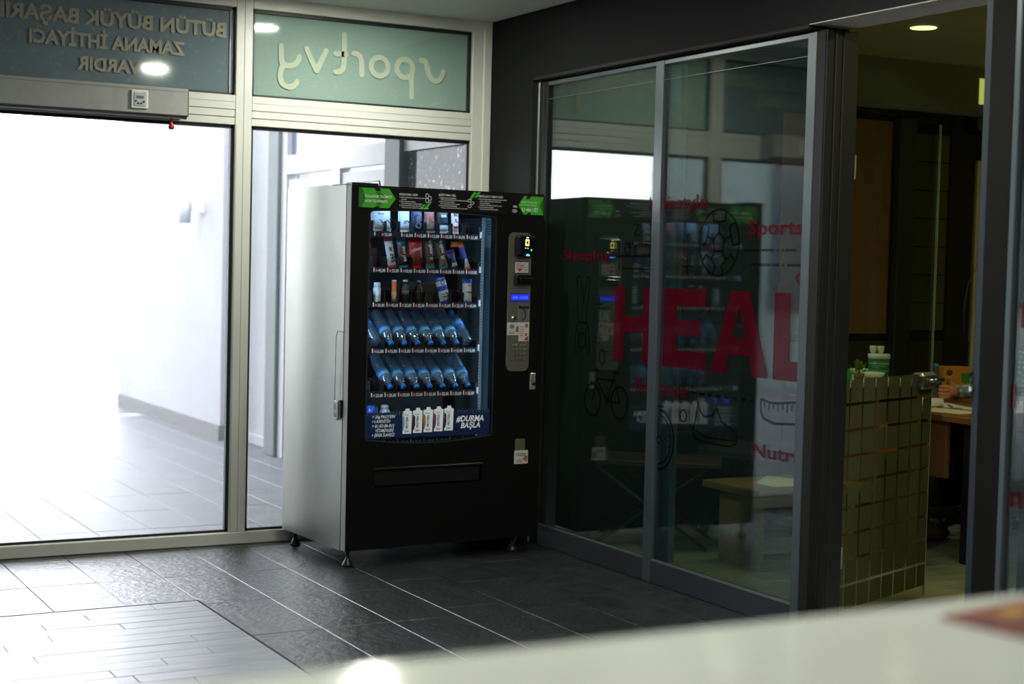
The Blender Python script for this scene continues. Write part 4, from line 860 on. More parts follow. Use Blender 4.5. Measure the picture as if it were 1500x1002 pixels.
for cx, cz in ((.403, 1.788), (.403, 1.766), (.418, 1.777)): b.stroke(circ(cx, cz, .0085, .011, 12), .0025, 0, MH)
for cx, cz in ((.640, 1.776), (.657, 1.764), (.642, 1.748)): b.stroke([(cx - .010, cz - .005), (cx - .002, cz - .008), (cx + .011, cz - .002), (cx + .008, cz + .006), (cx - .008, cz + .004), (cx - .010, cz - .005)], .0022, 0, MH)
b.build('instruction_print', wt, door)
for (x, z, s_) in ((.385, 1.722, 1), (.363, 1.722, .6), (.635, 1.778, 1), (.668, 1.792, .7)):
    B().poly([(x, z), (x + .016, z), (x + .016 + .030 * s_, z + .040 * s_), (x + .030 * s_, z + .040 * s_)], mi=0, M=MV(0, -.005, 0)).build('green_slash', gr, door)
# window light strips inside
ls = mat('led_strip', (.8, .9, 1), .5, emit=(.45, .72, 1.0), estr=LED)
B().box(.034, .056, .62, .046, .063, 1.70).build('light_strip', ls, vm); B().box(.838, .050, .62, .848, .057, 1.70).build('light_strip', ls, vm)
B().box(.20, .070, 1.726, .70, .078, 1.732).build('light_strip', ls, vm)
# control panel
cp = rrect(.876, .930, 1.008, 1.628, .03)
panm = mat('bronze_grey_panel', (.20, .19, .155), .42, .45, noise_amt=.04)
B().poly(cp, [], .008, 0, MV(0, -.008, 0), 0).build('control_panel', panm, door)
B().box(.880, -.0088, 1.346, 1.005, -.0078, 1.3475).build('panel_seam', blackgap, door)
cr_ = B().rbox(.905, -.050, 1.508, 1.012, -.008, 1.615, .010).build('card_reader', mat('gloss_black', (.008, .008, .009), .15), door)
B().rbox(.905, -.034, 1.52, .9075, -.008, 1.60, .002).build('reader_side', blackpl, door)
ye = mat('yellow_screen', (.3, .3, .02), .4, emit=(.85, .75, .10), estr=2.2); wh_ = mat('screen_white', (.5, .5, .5), .4, emit=(1, 1, .8), estr=3.0)
B().box(.945, -.0515, 1.562, .966, -.0502, 1.594).build('yellow_screen', ye, door); B().box(.950, -.0525, 1.570, .961, -.0515, 1.586).build('screen_icon', blackpl, door)
B().box(.951, -.0515, 1.601, .962, -.0502, 1.605).build('white_led', wh_, door); B().box(.945, -.0515, 1.549, .948, -.0502, 1.552).build('white_led', wh_, door); B().box(.958, -.0515, 1.549, .961, -.0502, 1.552).build('white_led', wh_, door)
B().box(.978, -.0515, 1.538, .984, -.0502, 1.544).build('green_led', mat('green_led', (0, .3, .1), .4, emit=(.05, 1, .35), estr=3), door)
B().poly([(.948, 1.512), (.972, 1.512), (.966, 1.520), (.954, 1.520)], mi=0, M=MV(0, -.0516, 0)).build('blue_led', mat('blue_led', (0, .1, .4), .4, emit=(.05, .3, 1), estr=5), door)
B().box(.908, -.0095, 1.422, .996, -.008, 1.484).build('sticker_border', blackpl, door)
b = B(); b.box(.912, -.0105, 1.426, .992, -.0093, 1.480, 0)
b.text('DİKKAT', .916, 1.469, .007, 1, MV(0, -.0108, 0), w=.030, bold=.03).text('PARA VERMEZ', .916, 1.460, .007, 1, MV(0, -.0108, 0), w=.050, bold=.04)
b.box(.916, -.0108, 1.4535, .986, -.0105, 1.4555, 1).box(.916, -.0108, 1.4485, .960, -.0105, 1.4500, 1)
b.poly([(.922, 1.447), (.958, 1.447), (.940, 1.431)], mi=1, M=MV(0, -.0108, 0)).box(.966, -.0108, 1.441, .986, -.0105, 1.443, 2).box(.966, -.0108, 1.434, .986, -.0105, 1.436, 2)
b.build('warning_sticker', [mat('sticker_white', (.66, .66, .64), .5), mat('sticker_red', (.50, .03, .03), .5), mat('sticker_grey', (.2, .2, .2), .5)], door)
B().rbox(.905, -.040, 1.368, 1.002, -.008, 1.418, .004).rbox(.925, -.046, 1.383, 1.006, -.038, 1.402, .003).build('bill_slot', mat('gloss_black', (.01, .01, .01)), door)
B().box(.890, -.0095, 1.282, 1.002, -.008, 1.322).build('display_bezel', blackpl, door)
B().box(.893, -.0105, 1.286, .999, -.0094, 1.318).build('blue_display', mat('blue_display', (.0, .01, .2), .3, emit=(.012, .035, .80), estr=1.0), door)
B().text('24.00', .902, 1.296, .012, 0, MV(0, -.0112, 0), w=.030).text('15:12:04', .945, 1.296, .012, 0, MV(0, -.0112, 0), w=.046).build('display_digits', mat('display_digits', (.2, .4, .8), .4, emit=(.15, .3, 1), estr=.7), door)
B().rbox(.938, -.010, 1.176, 1.002, -.008, 1.262, .002).build('coin_plate', mat('coin_chrome', (.7, .7, .68), .25, .9), door)
B().box(.940, -.0108, 1.244, 1.0, -.0098, 1.260).build('coin_slot', blackgap, door)
B().stroke(circ(.955, 1.215, .025, .030, 14, -PI / 2, PI / 2), .004, 0, MV(0, -.0112, 0)).build('coin_chute_edge', blackpl, door)
B().cyl((.905, -.020, 1.198), .013, .012, 18, 0, 'Y').build('return_knob', steel, door)
ms = [mat('sticker_white', (.7, .7, .7)), mat('sticker_orange', (.55, .12, .04), .5), mat('sticker_blue', (.10, .22, .45), .5), mat('sticker_grey', (.2, .2, .2)), mat('sticker_red', (.5, .03, .03))]
b = B(); b.box(.874, -.0100, 1.112, .948, -.0088, 1.176, 0); b.poly(circ(.902, 1.155, .014, .011, 14)[:-1], mi=2, M=MV(0, -.0104, 0)).poly([(.922, 1.13), (.946, 1.125), (.946, 1.155), (.930, 1.158)], mi=1, M=MV(0, -.0104, 0)).box(.882, -.0104, 1.126, .918, -.0100, 1.129, 4).box(.882, -.0104, 1.119, .918, -.0100, 1.122, 4); b.build('coin_sticker', ms, door)
b = B(); b.box(.942, -.0118, 1.082, 1.003, -.0104, 1.176, 0); b.poly(circ(.988, 1.160, .010, .011, 12)[:-1], mi=1, M=MV(0, -.0122, 0)).poly(circ(.986, 1.115, .008, .008, 12)[:-1], mi=1, M=MV(0, -.0122, 0)).poly([(.975, 1.086), (.999, 1.086), (.999, 1.108), (.984, 1.10)], mi=4, M=MV(0, -.0122, 0))
for k in range(5): b.box(.948, -.0122, 1.152 - .011 * k, .972, -.0118, 1.1555 - .011 * k, 3)
b.build('help_sticker', ms, door)
B().rbox(.898, -.0088, .978, .994, -.0080, 1.072, .0003).build('keypad_plate', mat('keypad_plate', (.15, .145, .12), .5, .4), door)
km = mat('key_metal', (.26, .25, .21), .35, .7); kd = mat('key_mark', (.02, .02, .02), .5)
b0 = B(); b0.rbox(-.0075, -.004, -.0075, .0075, 0, .0075, .0015, 0); kme = b0.build('key', [km], door, (.910, -.0088, 1.060)).data; first = True
for r in range(4):
    for c in range(4):
        o = door.children[-1] if False else None
        if r == 0 and c == 0: continue
        link('key', kme, door, (.910 + .0235 * c, -.0088, 1.060 - .0225 * r))
b = B()
for r in range(4):
    for c in range(4): b.text('123A456B789C*0#D'[r * 4 + c], .9075 + .0235 * c, 1.0565 - .0225 * r, .007, 0, MV(0, -.0131, 0))
b.build('key_digits', kd, door)
lk = B().rbox(1.018, -.014, .835, 1.050, -.0002, .920, .003).build('lock_plate', mat('lock_chrome', (.6, .6, .57), .35, .8), door)
B().cyl((1.035, -.022, .866), .010, .010, 16, 0, 'Y').build('lock_barrel', blackpl, door); B().box(1.022, -.0148, .880, 1.046, -.0138, .882).build('lock_line', blackgap, door)
B().poly(rrect(.943, .527, 1.000, .585, .008), [], .006, 0, MV(0, -.006, 0), 0).build('coin_return_cup', mat('olive_plastic', (.115, .12, .075), .4), door)
b = B(); b.box(.940, -.0070, .458, 1.018, -.0002, .526, 0); b.box(.948, -.0074, .507, 1.008, -.0070, .5105, 1).box(.952, -.0074, .499, 1.004, -.0070, .5025, 1)
b.poly([(.985, .480), (1.012, .468), (1.015, .497), (1.000, .500)], mi=2, M=MV(0, -.0076, 0)).poly([(.948, .465), (.985, .465), (.982, .478), (.962, .484)], mi=3, M=MV(0, -.0076, 0)); b.build('coin_return_sticker', [mat('sticker_white', (1, 1, 1)), blackpl, mat('sticker_orange', (1, 0, 0)), mat('sticker_tan', (.45, .40, .33), .5)], door)
# side lock and wire seal
B().rbox(-.010, .055, .715, .0, .075, .80, .002).build('side_lock_plate', darkal, vm)
b = B(); b.tube([(-.004, .055, 1.125), (-.016, .085, 1.13), (-.018, .10, 1.10), (-.016, .105, .95), (-.014, .112, .80)], .0022, 6); b.build('seal_wire', mat('white_wire', (.6, .6, .58), .5), vm)
b = B(); b.rbox(-.014, .085, .70, -.004, .128, .795, .004, 0).box(-.0148, .092, .715, -.0138, .120, .738, 1).box(-.0148, .096, .75, -.0138, .116, .78, 1); b.build('seal_tag', [whitepl, mat('tag_grey', (.2, .2, .22), .5)], vm)
b = B(); b.box(-.006, .052, Hm, .16, .20, Hm + .004).box(.0, -.004, Hm - .002, .14, .052, Hm + .010).build('top_flap', blackpl, vm)
b = B(); b.tube([(.160, .02, Hm), (.158, .022, Hm + .016), (.152, .022, Hm + .028)], .004, 6, radii=[.004, .0045, .002]); b.build('antenna_stub', blackpl, vm)
for (u, v) in ((.040, .05), (.04, .66), (.985, .07), (.985, .66)):
    B().lathe([(.026, .004), (.026, .012), (.024, .016), (.012, .040), (.009, .044), (.009, .072), (.016, .074), (.016, .084)], 16).build('foot', blackpl, vm, (u, v, -.004))
B().box(.06, .10, .060, .30, .40, .084).box(.40, .2, .066, .9, .5, .084).build('underside_unit', blackpl, vm)
# trays
ZR = [1.598, 1.424, 1.256, 1.032, .817, .585]; VT = .09
trm = mat('tray_grey', (.035, .037, .04), .5, .5); stm = mat('price_strip_black', (.010, .010, .012), .4); coil = mat('coil_black', (.03, .03, .032), .3, .8)
tagw = mat('price_white', (.85, .88, .92), .5); tagr = mat('price_red', (.55, .05, .06), .5)
cc = [.0945 + .0737 * (k + .5) for k in range(9)]
pts = []
for i in range(5 * 14 + 1): a = 2 * PI * i / 14 - PI / 2; pts.append((.030 * math.cos(a), .012 + i / 14 * .062, .034 + .030 * math.sin(a)))
bc = B(); bc.tube(pts, .0019, 4); coil_me = None
div = B(); div.box(-.0008, .0, 0, .0008, .40, .055).poly([(0, 0)] * 0 or [(0, .055), (.0, .056), (.001, .055)], mi=0, M=MV(0, 0, 0)); div_me = None
PR = [['25,00', '8,00', '15,00', '15,00', '25,00', '20,00', '21,00'], ['45,00', '25,00', '10,00', '8,00', '10,00', '10,00', '10,00', '10,00'], ['30,00', '45,00', '25,00', '25,00', '10,00', '15,00', '25,00', '45,00']] + [['15,00'] * 8] + [['25,00'] * 8] + [['20,00', '25,00', '25,00', '25,00', '25,00', '25,00', '30,00', '25,00']]
tag_me = {}
for r, zl in enumerate(ZR):
    zt_ = zl + .010
    tr_ = B().box(.022, VT + .004, zt_ - .004, .760, .56, zt_).box(.756, VT, zl - .012, .762, .56, zl + .05).box(.022, .55, zt_, .76, .56, zt_ + .10).build('tray', trm, vm)
    B().box(.022, VT, zl - .014, .760, VT + .004, zl + .014).build('price_strip', stm, tr_)
    B().rbox(.7605, VT - .006, zl - .004, .770, VT + .004, zl + .028, .001).build('tray_clip', mat('clip_white', (.6, .65, .68), .5), tr_)
    for k in range(-1, 9):
        u = .0945 + .0737 * k + .037
        if r == 0 and k in (1, 2): uu = [.2416 + .0] if k == 1 else []
        else: uu = [u]
        for u2 in uu:
            if coil_me is None: coil_me = bc.build('coil', coil, tr_, (u2, VT, zt_)).data
            else: link('coil', coil_me, tr_, (u2, VT, zt_))
        if r == 0 and k in (1,): link('coil', coil_me, tr_, (.205, VT, zt_)); link('coil', coil_me, tr_, (.279, VT, zt_))
        if div_me is None: div_me = div.build('divider', trm, tr_, (.0945 + .0737 * k, VT + .012, zt_)).data
        else: link('divider', div_me, tr_, (.0945 + .0737 * k, VT + .012, zt_))
    ks = list(range(1, 9)) if r else [1] + list(range(3, 9))
    for i, k in enumerate(ks):
        u = .0945 + .0737 * k + (.03 if (r == 0 and k == 1) else 0); pr = PR[r][i]; num = '%d%d' % (r + 1, i + 1); T = MV(u, VT - .0006, zl)
        b = B(); b.box(.001 - (.03 if (r == 0 and k == 1) else 0), -.009, 0, .006 - (.03 if (r == 0 and k == 1) else 0), .011, .0008, 0, T).box(.0115, -.009, 0, .023, .005, .0004, 1, T)
        b.text(num, .013, -.006, .008, 0, T @ Matrix.Translation((0, 0, .0008)), w=.008).text(pr, .0265, -.009, .0150, 0, T, w=.038, bold=.02); b.build('price_tag', [tagw, tagr], tr_)
B().box(.848, .10, 1.55, .8515, .20, 1.70).build('inner_notice', [mat('pale_blue_notice', (.22, .36, .42), .6)], vm)
b = B()
for k in range(6): b.box(.847, .115, 1.68 - .013 * k, .848, .18 - .01 * (k % 3), 1.684 - .013 * k)
b.build('notice_print', blackpl, vm)
b = B()
for k in range(70):
    z = .62 + .0155 * k; b.box(.7745, VT, z, .7765, VT + .002, z + .007)
b.build('side_rail_marks', mat('rail_marks', (.25, .27, .27), .5), vm); B().box(.770, VT + .002, .60, .790, VT + .008, 1.70).build('side_rail', trm, vm)
# banner behind the lower glass
bn = B(); bn.box(.106, .016, .614, .800, .020, .738).build('advert_banner', mat('advert_blue', (.006, .015, .055), .4, emit=(.008, .025, .11), estr=.12), vm)
b = B(); MB_ = MV(0, .0148, 0)
for k, t_ in enumerate(('> 26g PROTEIN', '> L-KARNİTİN', '> B1-B3-B6-B12', '   VİTAMİNLERİ', '> ŞEKER İLAVESİZ')): b.text(t_.strip(), .140 + (.020 if t_[0] == ' ' else 0), .712 - .0222 * k, .0150, 0, MB_, w=[.124, .098, .120, .098, .124][k], bold=.01, shear=.2)
b.text('#DURMA', .606, .682, .030, 0, MB_, w=.158, bold=.025, shear=.22).text('BAŞLA', .632, .650, .028, 0, MB_, w=.112, bold=.025, shear=.22)
b.build('advert_lettering', mat('advert_white', (.72, .72, .72), .5, emit=(.8, .85, .9), estr=.25), vm)
b = B()
for k in range(40): u = .115 + .0172 * k; (b.box(u, .0135, .724, u + .004, .0155, .742) if not .31 < u < .60 else None)
b.build('banner_fringe', mat('fringe_blue', (.10, .13, .22), .5), vm)
for k, (c1_, c2_) in enumerate((((.25, .50, .80), (.08, .30, .75)), ((.05, .03, .03), (.05, .04, .04)), ((.75, .28, .03), (.60, .12, .03)), ((.45, .02, .10), (.45, .03, .08)), ((.04, .03, .02), (.25, .2, .15)))):
    u = .304 + .0582 * k; b = B(); z0 = .632 + .002 * k
    b.poly([(u + .002, z0), (u + .050, z0), (u + .053, z0 + .108), (u + .038, z0 + .113), (u + .038, z0 + .123), (u + .016, z0 + .123), (u + .016, z0 + .113), (u - .001, z0 + .108)], mi=0, M=MV(0, .0146, 0))
    b.poly([(u + .001, z0 + .015), (u + .006, z0 + .015), (u + .013, z0 + .04), (u + .012, z0 + .08), (u, z0 + .092)], mi=1, M=MV(0, .0142, 0))
    TR = MV(0, .0138, 0) @ Matrix.Translation((u + .031, z0 + .026, 0)) @ Matrix.Rotation(PI / 2, 4, 'Z'); b.text('PROTEIN', 0, 0, .013, 2, TR, w=.056, bold=.03); b.text('26g', u + .012, z0 + .008, .011, 3, MV(0, .0138, 0), w=.026, bold=.03)
    b.text('Fruit', u + .010, z0 + .088, .010, 2, MV(0, .0138, 0), w=.024, shear=.3); b.build('printed_carton', [mat('advert_white', (1, 1, 1)), mat('carton_tint_%d' % k, c1_, .5), blackpl, mat('carton_text_%d' % k, c2_, .5)], vm)

# ---------------- goods
def M3(org, zdir, front=Vector((0, -1, 0))):
    z = Vector(zdir).normalized(); y = -(front - z * front.dot(z)).normalized(); x = y.cross(z); R = Matrix((x, y, z)).transposed().to_4x4(); return Matrix.Translation(org) @ R
def place(o, u, v, z, zdir=(0, 0, 1)):
    L_ = M3(Vector((u, v, z)), zdir); W = Matrix.Translation(VO) @ RV @ L_; o.location = W.to_translation(); o.rotation_euler = W.to_euler()
pet = glassmat('pet_plastic', (.70, .84, .94), .20, .34, (.36, .60, .80), .04); capb = mat('blue_cap', (.02, .20, .62), .35)
def lblmat():
    m = bpy.data.materials.new('bottle_label'); m.use_nodes = True; nt = m.node_tree; b = nt.nodes['Principled BSDF']; N = nt.nodes.new; L = nt.links.new
    tc = N('ShaderNodeTexCoord'); sp = N('ShaderNodeSeparateXYZ'); L(tc.outputs['Object'], sp.inputs[0]); n = N('ShaderNodeTexNoise'); n.inputs['Scale'].default_value = 45; L(tc.outputs['Object'], n.inputs['Vector'])
    ma = N('ShaderNodeMath'); ma.operation = 'MULTIPLY_ADD'; ma.inputs[1].default_value = .03; L(n.outputs['Fac'], ma.inputs[0]); L(sp.outputs[2], ma.inputs[2])
    mr = N('ShaderNodeMapRange'); mr.inputs['From Min'].default_value = .112; mr.inputs['From Max'].default_value = .160; L(ma.outputs[0], mr.inputs['Value'])
    cr = N('ShaderNodeValToRGB'); e = cr.color_ramp.elements; e[0].color = (.01, .12, .55, 1); e[1].color = (.25, .56, .82, 1); e[1].position = .98; k = cr.color_ramp.elements.new(.5); k.color = (.02, .26, .72, 1)
    L(mr.outputs[0], cr.inputs[0]); L(cr.outputs[0], b.inputs['Base Color']); b.inputs['Roughness'].default_value = .35; return m
lblm = lblmat()
def make_bottle():
    t = thing('water_bottle', 'x', 'bottle')
    pr = [(.012, .0), (.027, .002), (.0305, .010)]
    z = .016
    while z < .098: pr += [(.0305, z), (.0272, z + .0035), (.0305, z + .007)]; z += .0095
    pr += [(.0305, .104), (.0305, .148), (.0290, .160), (.024, .178), (.0150, .194), (.0120, .200), (.0120, .206)]
    B().lathe(pr, 20).build('bottle_body', pet, t); B().lathe([(.0308, .108), (.0308, .144)], 22).build('bottle_label', lblm, t); B().lathe([(.0155, .200), (.0155, .217), (.0135, .220)], 18).build('bottle_cap', capb, t)
    return t
proto = make_bottle(); reg_kids(proto); used = [False]
def bottle(u, v, z, zdir, label, group):
    o = proto if not used[0] else copy_tree(proto); used[0] = True; o['label'] = label; o['group'] = group; place(o, u, v, z, zdir); return o
NM = ['leftmost', 'second from left', 'third from left', 'fourth from left', 'fifth from left', 'sixth from left', 'seventh from left', 'rightmost']
g4 = 'water bottles in the upper bottle row'; g5 = 'water bottles in the lower bottle row'; g6 = 'blue-capped bottles behind the banner'
up = Vector((-.016, .155, .150)).normalized(); dn = -up
def inv(u, zt_, lab, grp, v=VT + .020, sp=.232):
    end = Vector((u + .004, v, zt_ + .022)) + up * .216; bottle(end.x, end.y, end.z, dn, lab, grp)
z4 = ZR[3] + .010; z5 = ZR[4] + .010
bottle(cc[1] + .002, VT + .034, z4 + .024, up, 'upright tilted water bottle, leftmost of the upper bottle row', g4)
for i, k in enumerate((2, 3, 4, 5, 6, 7)): inv(cc[k], z4, 'upside-down water bottle, %s in the upper bottle row' % ('second', 'third', 'fourth', 'fifth', 'sixth', 'seventh')[i] + ' from left', g4)
bottle(cc[8] + .002, VT + .034, z4 + .024, up, 'upright tilted water bottle with cap on top, rightmost of the upper bottle row', g4)
for i, k in enumerate((2, 3, 4, 5, 6, 7, 8)): inv(cc[k], z5, 'upside-down water bottle, %s of the seven in the lower bottle row' % NM[i if i < 6 else 7], g5)
# second bottles behind
for k in (2, 3, 5, 6, 7): inv(cc[k], z4, 'water bottle behind the front bottle of the upper bottle row, column %s' % {2: 'second', 3: 'third', 5: 'fifth', 6: 'sixth', 7: 'seventh'}[k], 'second water bottles in the upper bottle row', v=VT + .110)
z6 = ZR[5] + .010
def can_like(nm, cat, label, prof, mats_, mis, u, v, z, parts=None, zdir=(0, 0, 1), group=None):
    t = thing(nm, label, cat, group=group); B().lathe(prof, 20, mis=None).build('body', mats_[0], t)
    for (n_, pf, m_) in parts or []: B().lathe(pf, 20).build(n_, m_, t)
    place(t, u, v, z, zdir); return t
blue = mat('deep_blue_plastic', (.03, .08, .50), .35); icew = mat('ice_white_plastic', (.50, .62, .72), .35)
for i in range(3):
    can_like('milk_bottle', 'bottle', 'pale bottle with deep blue cap behind the banner, %s of the three' % ('leftmost', 'middle', 'rightmost')[i], [(.02, 0), (.029, .004), (.031, .02), (.031, .110), (.026, .135), (.018, .150)], [icew], None, .128 + .0715 * i, VT + .05, z6 + .003,
             [('cap', [(.031, .128), (.031, .150), (.022, .165), (.012, .168)] if i < 2 else [(.019, .149), (.019, .162), (.012, .166)], blue if i < 2 else icew)], group=g6)
def pillow(nm, label, cat, w_, h_, d_, bands, mats_, u, v, z, zdir=(0, 0, 1), group=None, txt=None, crimp=.012):
    """sealed packet: bands = [(fraction from the bottom, material index)]"""
    t = thing(nm, label, cat, group=group); b = B(); nx, ny = 8, 12
    for sgn in (-1, 1):
        vs = []
        for j in range(ny + 1):
            for i in range(nx + 1):
                x = -1 + 2 * i / nx; y = j / ny; f = (1 - abs(2 * y - 1) ** 5); px = max(0, 1 - x * x) ** .55
                wob = 1 + .12 * noise.noise(Vector((x * 2, y * 5, u * 30)))
                vs.append((x * w_ / 2 * (1 - .05 * f), sgn * d_ / 2 * f * px * wob, y * h_))
        for j in range(ny):
            fr = (j + .5) / ny; mi = [m_ for f0, m_ in bands if fr >= f0][-1]
            for i in range(nx):
                a = j * (nx + 1) + i; q = (a, a + 1, a + nx + 2, a + nx + 1); b.add([vs[k] for k in (q if sgn < 0 else q[::-1])], [(0, 1, 2, 3)], mi, True)
    b.build('wrapper', mats_, t)
    cb = B()
    for zz in (-crimp, h_ - .001):
        n = 9
        for k in range(n): x0_ = -w_ / 2 + w_ * k / n; cb.box(x0_, -.0012 + .0008 * (k % 2), zz, x0_ + w_ / n, .0012 + .0008 * (k % 2), zz + crimp + .001)
    cb.build('crimped_seal', mats_[bands[-1][1]], t)
    if txt:
        tb = B()
        for (s_, x_, z_, h2, w2, mi, rt) in txt: tb.text(s_, 0, 0, h2, mi, MV(0, -d_ / 2 - .0012, 0) @ Matrix.Translation((x_, z_, 0)) @ Matrix.Rotation(rt, 4, 'Z'), w=w2, bold=.03)
        tb.build('wrapper_print', mats_, t)
    place(t, u, v, z, zdir); return t
W1 = mat('pack_ice_white', (.55, .66, .76), .35); W2 = mat('pack_white', (.62, .66, .68), .4); PK = mat('pack_pink', (.55, .06, .16), .4); RD = mat('pack_red', (.42, .012, .015), .35); DKB = mat('pack_dark_blue', (.01, .02, .08), .35)
BLK = mat('pack_black', (.012, .012, .014), .35); GD = mat('pack_gold', (.30, .18, .035), .4); BR = mat('pack_brown', (.08, .045, .02), .45); OR = mat('pack_orange', (.65, .16, .02), .4); BL = mat('pack_blue', (.02, .05, .42), .4); CY = mat('pack_cyan', (.03, .22, .34), .4); RS = mat('pack_rosy', (.30, .06, .06), .4); GRY = mat('pack_grey_green', (.14, .16, .12), .45)
z1 = ZR[0] + .012 + .012; r1 = 'goods on the top tray'; r2 = 'goods on the second tray'; r3 = 'goods on the third tray'
pillow('white_pouch', 'wide ice-white pouch at the left end of the top tray', 'pouch', .112, .130, .045, [(0, 0)], [W1, BL, BLK], .232, VT + .055, z1, (0, .06, 1), r1, [('NEO', -.02, .095, .020, .05, 1, 0), ('TEKNO', -.03, .07, .008, .04, 2, 0)])
pillow('pale_packet', 'pale packet with blue dot, second product on the top tray', 'packet', .066, .125, .035, [(0, 0)], [W1, BL], .355, VT + .050, z1, (.03, .08, 1), r1, [('O', -.008, .03, .014, .014, 1, 0)])
pillow('dark_packet', 'dark navy packet with a thin ring print on the top tray', 'packet', .064, .118, .035, [(0, 0)], [DKB, mat('ring_grey', (.10, .11, .13), .5)], .428, VT + .050, z1, (0, .06, 1), r1, [('8', -.012, .04, .03, .026, 1, 0), ('O', -.018, .01, .03, .036, 1, 0)])
pillow('rosy_packet', 'rosy and dull beige packet in the middle of the top tray', 'packet', .060, .115, .03, [(0, 0), (.5, 1), (.75, 0)], [mat('pack_beige', (.20, .17, .15), .5), RS], .500, VT + .052, z1, (0, .06, 1), r1, [('A', -.016, .03, .04, .032, 1, 0)])
pillow('black_white_packet', 'black and white packet with blue mark on the top tray', 'packet', .066, .122, .035, [(0, 0), (.25, 1), (.8, 0)], [W1, BLK, BL], .575, VT + .050, z1, (0, .06, 1), r1, [('DR', -.016, .07, .012, .03, 0, 0), ('O', -.006, .045, .014, .014, 2, 0), ('-', -.02, .10, .03, .04, 2, 0)])
pillow('white_red_bar', 'narrow white bar packet with red and dark print on the top tray', 'packet', .044, .118, .022, [(0, 0), (.08, 0), (.9, 0)], [W2, RD, BLK], .645, VT + .050, z1, (0, .05, 1), r1, [('MAX', -.012, .075, .018, .026, 2, .1), ('S', -.008, .05, .016, .016, 1, 0), ('bar', -.014, .018, .016, .028, 1, 0)])
z2 = ZR[1] + .012 + .012
for i, uu in enumerate((.135, .200)): pillow('pink_top_bag', ('left' if i == 0 else 'right') + ' of two pale bags with pink tops, left on the second tray', 'bag', .072, .130, .03, [(0, 0), (.84, 1)], [W1, PK], uu, VT + .16, z2, (.02, .05, 1), r2)
B().rbox(-.060, 0, 0, .060, .004, .095, .002).build('dark_card_box', mat('maroon_board', (.035, .008, .010), .6), None, MWp(.178, VT + .10, z2 - .011), (0, 0, A0), label='dark maroon board standing in front of the pink-topped bags', category='board', group=r2)
pillow('white_bar', 'white bar packet with pink top leaning right on the second tray', 'packet', .046, .130, .02, [(0, 0), (.9, 1)], [W1, PK, BLK], .292, VT + .045, z2, (-.14, .10, 1), r2, [('EAT', .012, .015, .018, .045, 2, PI / 2), ('ME', .008, .07, .016, .02, 2, PI / 2)])
pillow('dark_bar', 'dark bar packet with light blue top on the second tray', 'packet', .048, .128, .022, [(0, 0), (.86, 1)], [BLK, CY, W1, OR], .358, VT + .048, z2, (-.10, .10, 1), r2, [('BAR ONE', .012, .02, .015, .075, 2, PI / 2), ('o', -.016, .045, .018, .012, 3, 0)])
pillow('red_bag', 'shiny red snack bag in the middle of the second tray', 'bag', .080, .140, .04, [(0, 0), (.08, 1), (.38, 0)], [RD, mat('pack_dark_red', (.16, .03, .01), .4), W1], .428, VT + .055, z2, (-.02, .06, 1), r2, [('alban', -.028, .068, .017, .052, 2, .25)])
pillow('gold_bar', 'brown and gold bar packet, left of the two on the second tray', 'packet', .050, .138, .022, [(0, 0), (.1, 1), (.9, 2)], [GRY, BR, CY, GD, W1], .508, VT + .050, z2, (-.10, .10, 1), r2, [('gofre', .016, .06, .020, .07, 4, PI / 2), ('W', -.002, .03, .016, .018, 4, 0), ('O', -.016, .105, .018, .018, 3, 0)])
pillow('gold_bar', 'brown and gold bar packet leaning right, right of the two on the second tray', 'packet', .050, .140, .022, [(0, 0), (.35, 1), (.9, 2)], [GRY, BR, CY, GD, W1, RD], .584, VT + .046, z2, (-.24, .10, 1), r2, [('gofre', .014, .065, .020, .065, 4, PI / 2), ('W', -.012, .04, .016, .022, 4, 0), ('S', -.006, .01, .018, .016, 5, 0)])
pillow('navy_packet', 'folded navy packet with white foot on the second tray', 'packet', .050, .075, .02, [(0, 1), (.22, 0)], [mat('pack_navy', (.012, .02, .15), .4), W1, OR], .638, VT + .045, z2, (-.25, .10, 1), r2)
pillow('orange_blue_wrapper', 'orange-topped blue wrapper flopped over at the right of the second tray', 'packet', .036, .125, .02, [(0, 1), (.35, 0), (.86, 2)], [BL, W1, OR], .712, VT + .040, z2, (-.28, .12, 1), r2)
pillow('orange_wrapper_end', 'crumpled orange wrapper end above the navy packet', 'packet', .055, .022, .014, [(0, 0)], [OR], .655, VT + .06, z2 + .103, (0, .1, 1), r2, crimp=.004)
z3 = ZR[2] + .011
can_like('white_spray_bottle', 'bottle', 'small white bottle with cap, left on the third tray', [(.016, 0), (.019, .004), (.019, .066), (.016, .072)], [W1], None, .208, VT + .034, z3 + .002, [('cap', [(.0165, .070), (.0165, .092), (.014, .095)], icew), ('label', [(.0193, .02), (.0193, .05)], W2)], group=r3)
can_like('orange_tube', 'tube', 'slim orange tube on the third tray', [(.011, 0), (.013, .004), (.013, .098), (.011, .10)], [OR], None, .302, VT + .036, z3 + .002, [('band', [(.0133, .0), (.0133, .05)], mat('pale_orange', (.60, .38, .25), .4)), ('cap', [(.012, .1), (.012, .108)], W1)], group=r3)
can_like('dark_can', 'can', 'dark slim can with red print on the third tray', [(.018, 0), (.021, .005), (.021, .085), (.013, .10)], [BLK], None, .362, VT + .036, z3 + .002, [('band', [(.0213, .035), (.0213, .06)], mat('grey_band', (.09, .08, .08), .4)), ('cap', [(.013, .10), (.013, .110)], W2)], group=r3)
can_like('dark_bottle', 'bottle', 'dark brown glass bottle on the third tray', [(.018, 0), (.021, .005), (.021, .06), (.010, .088), (.009, .10)], [mat('brown_glass', (.02, .012, .01), .12)], None, .438, VT + .036, z3 + .002, [('cap', [(.0105, .098), (.0105, .108)], mat('violet_cap', (.20, .16, .40), .3))], group=r3)
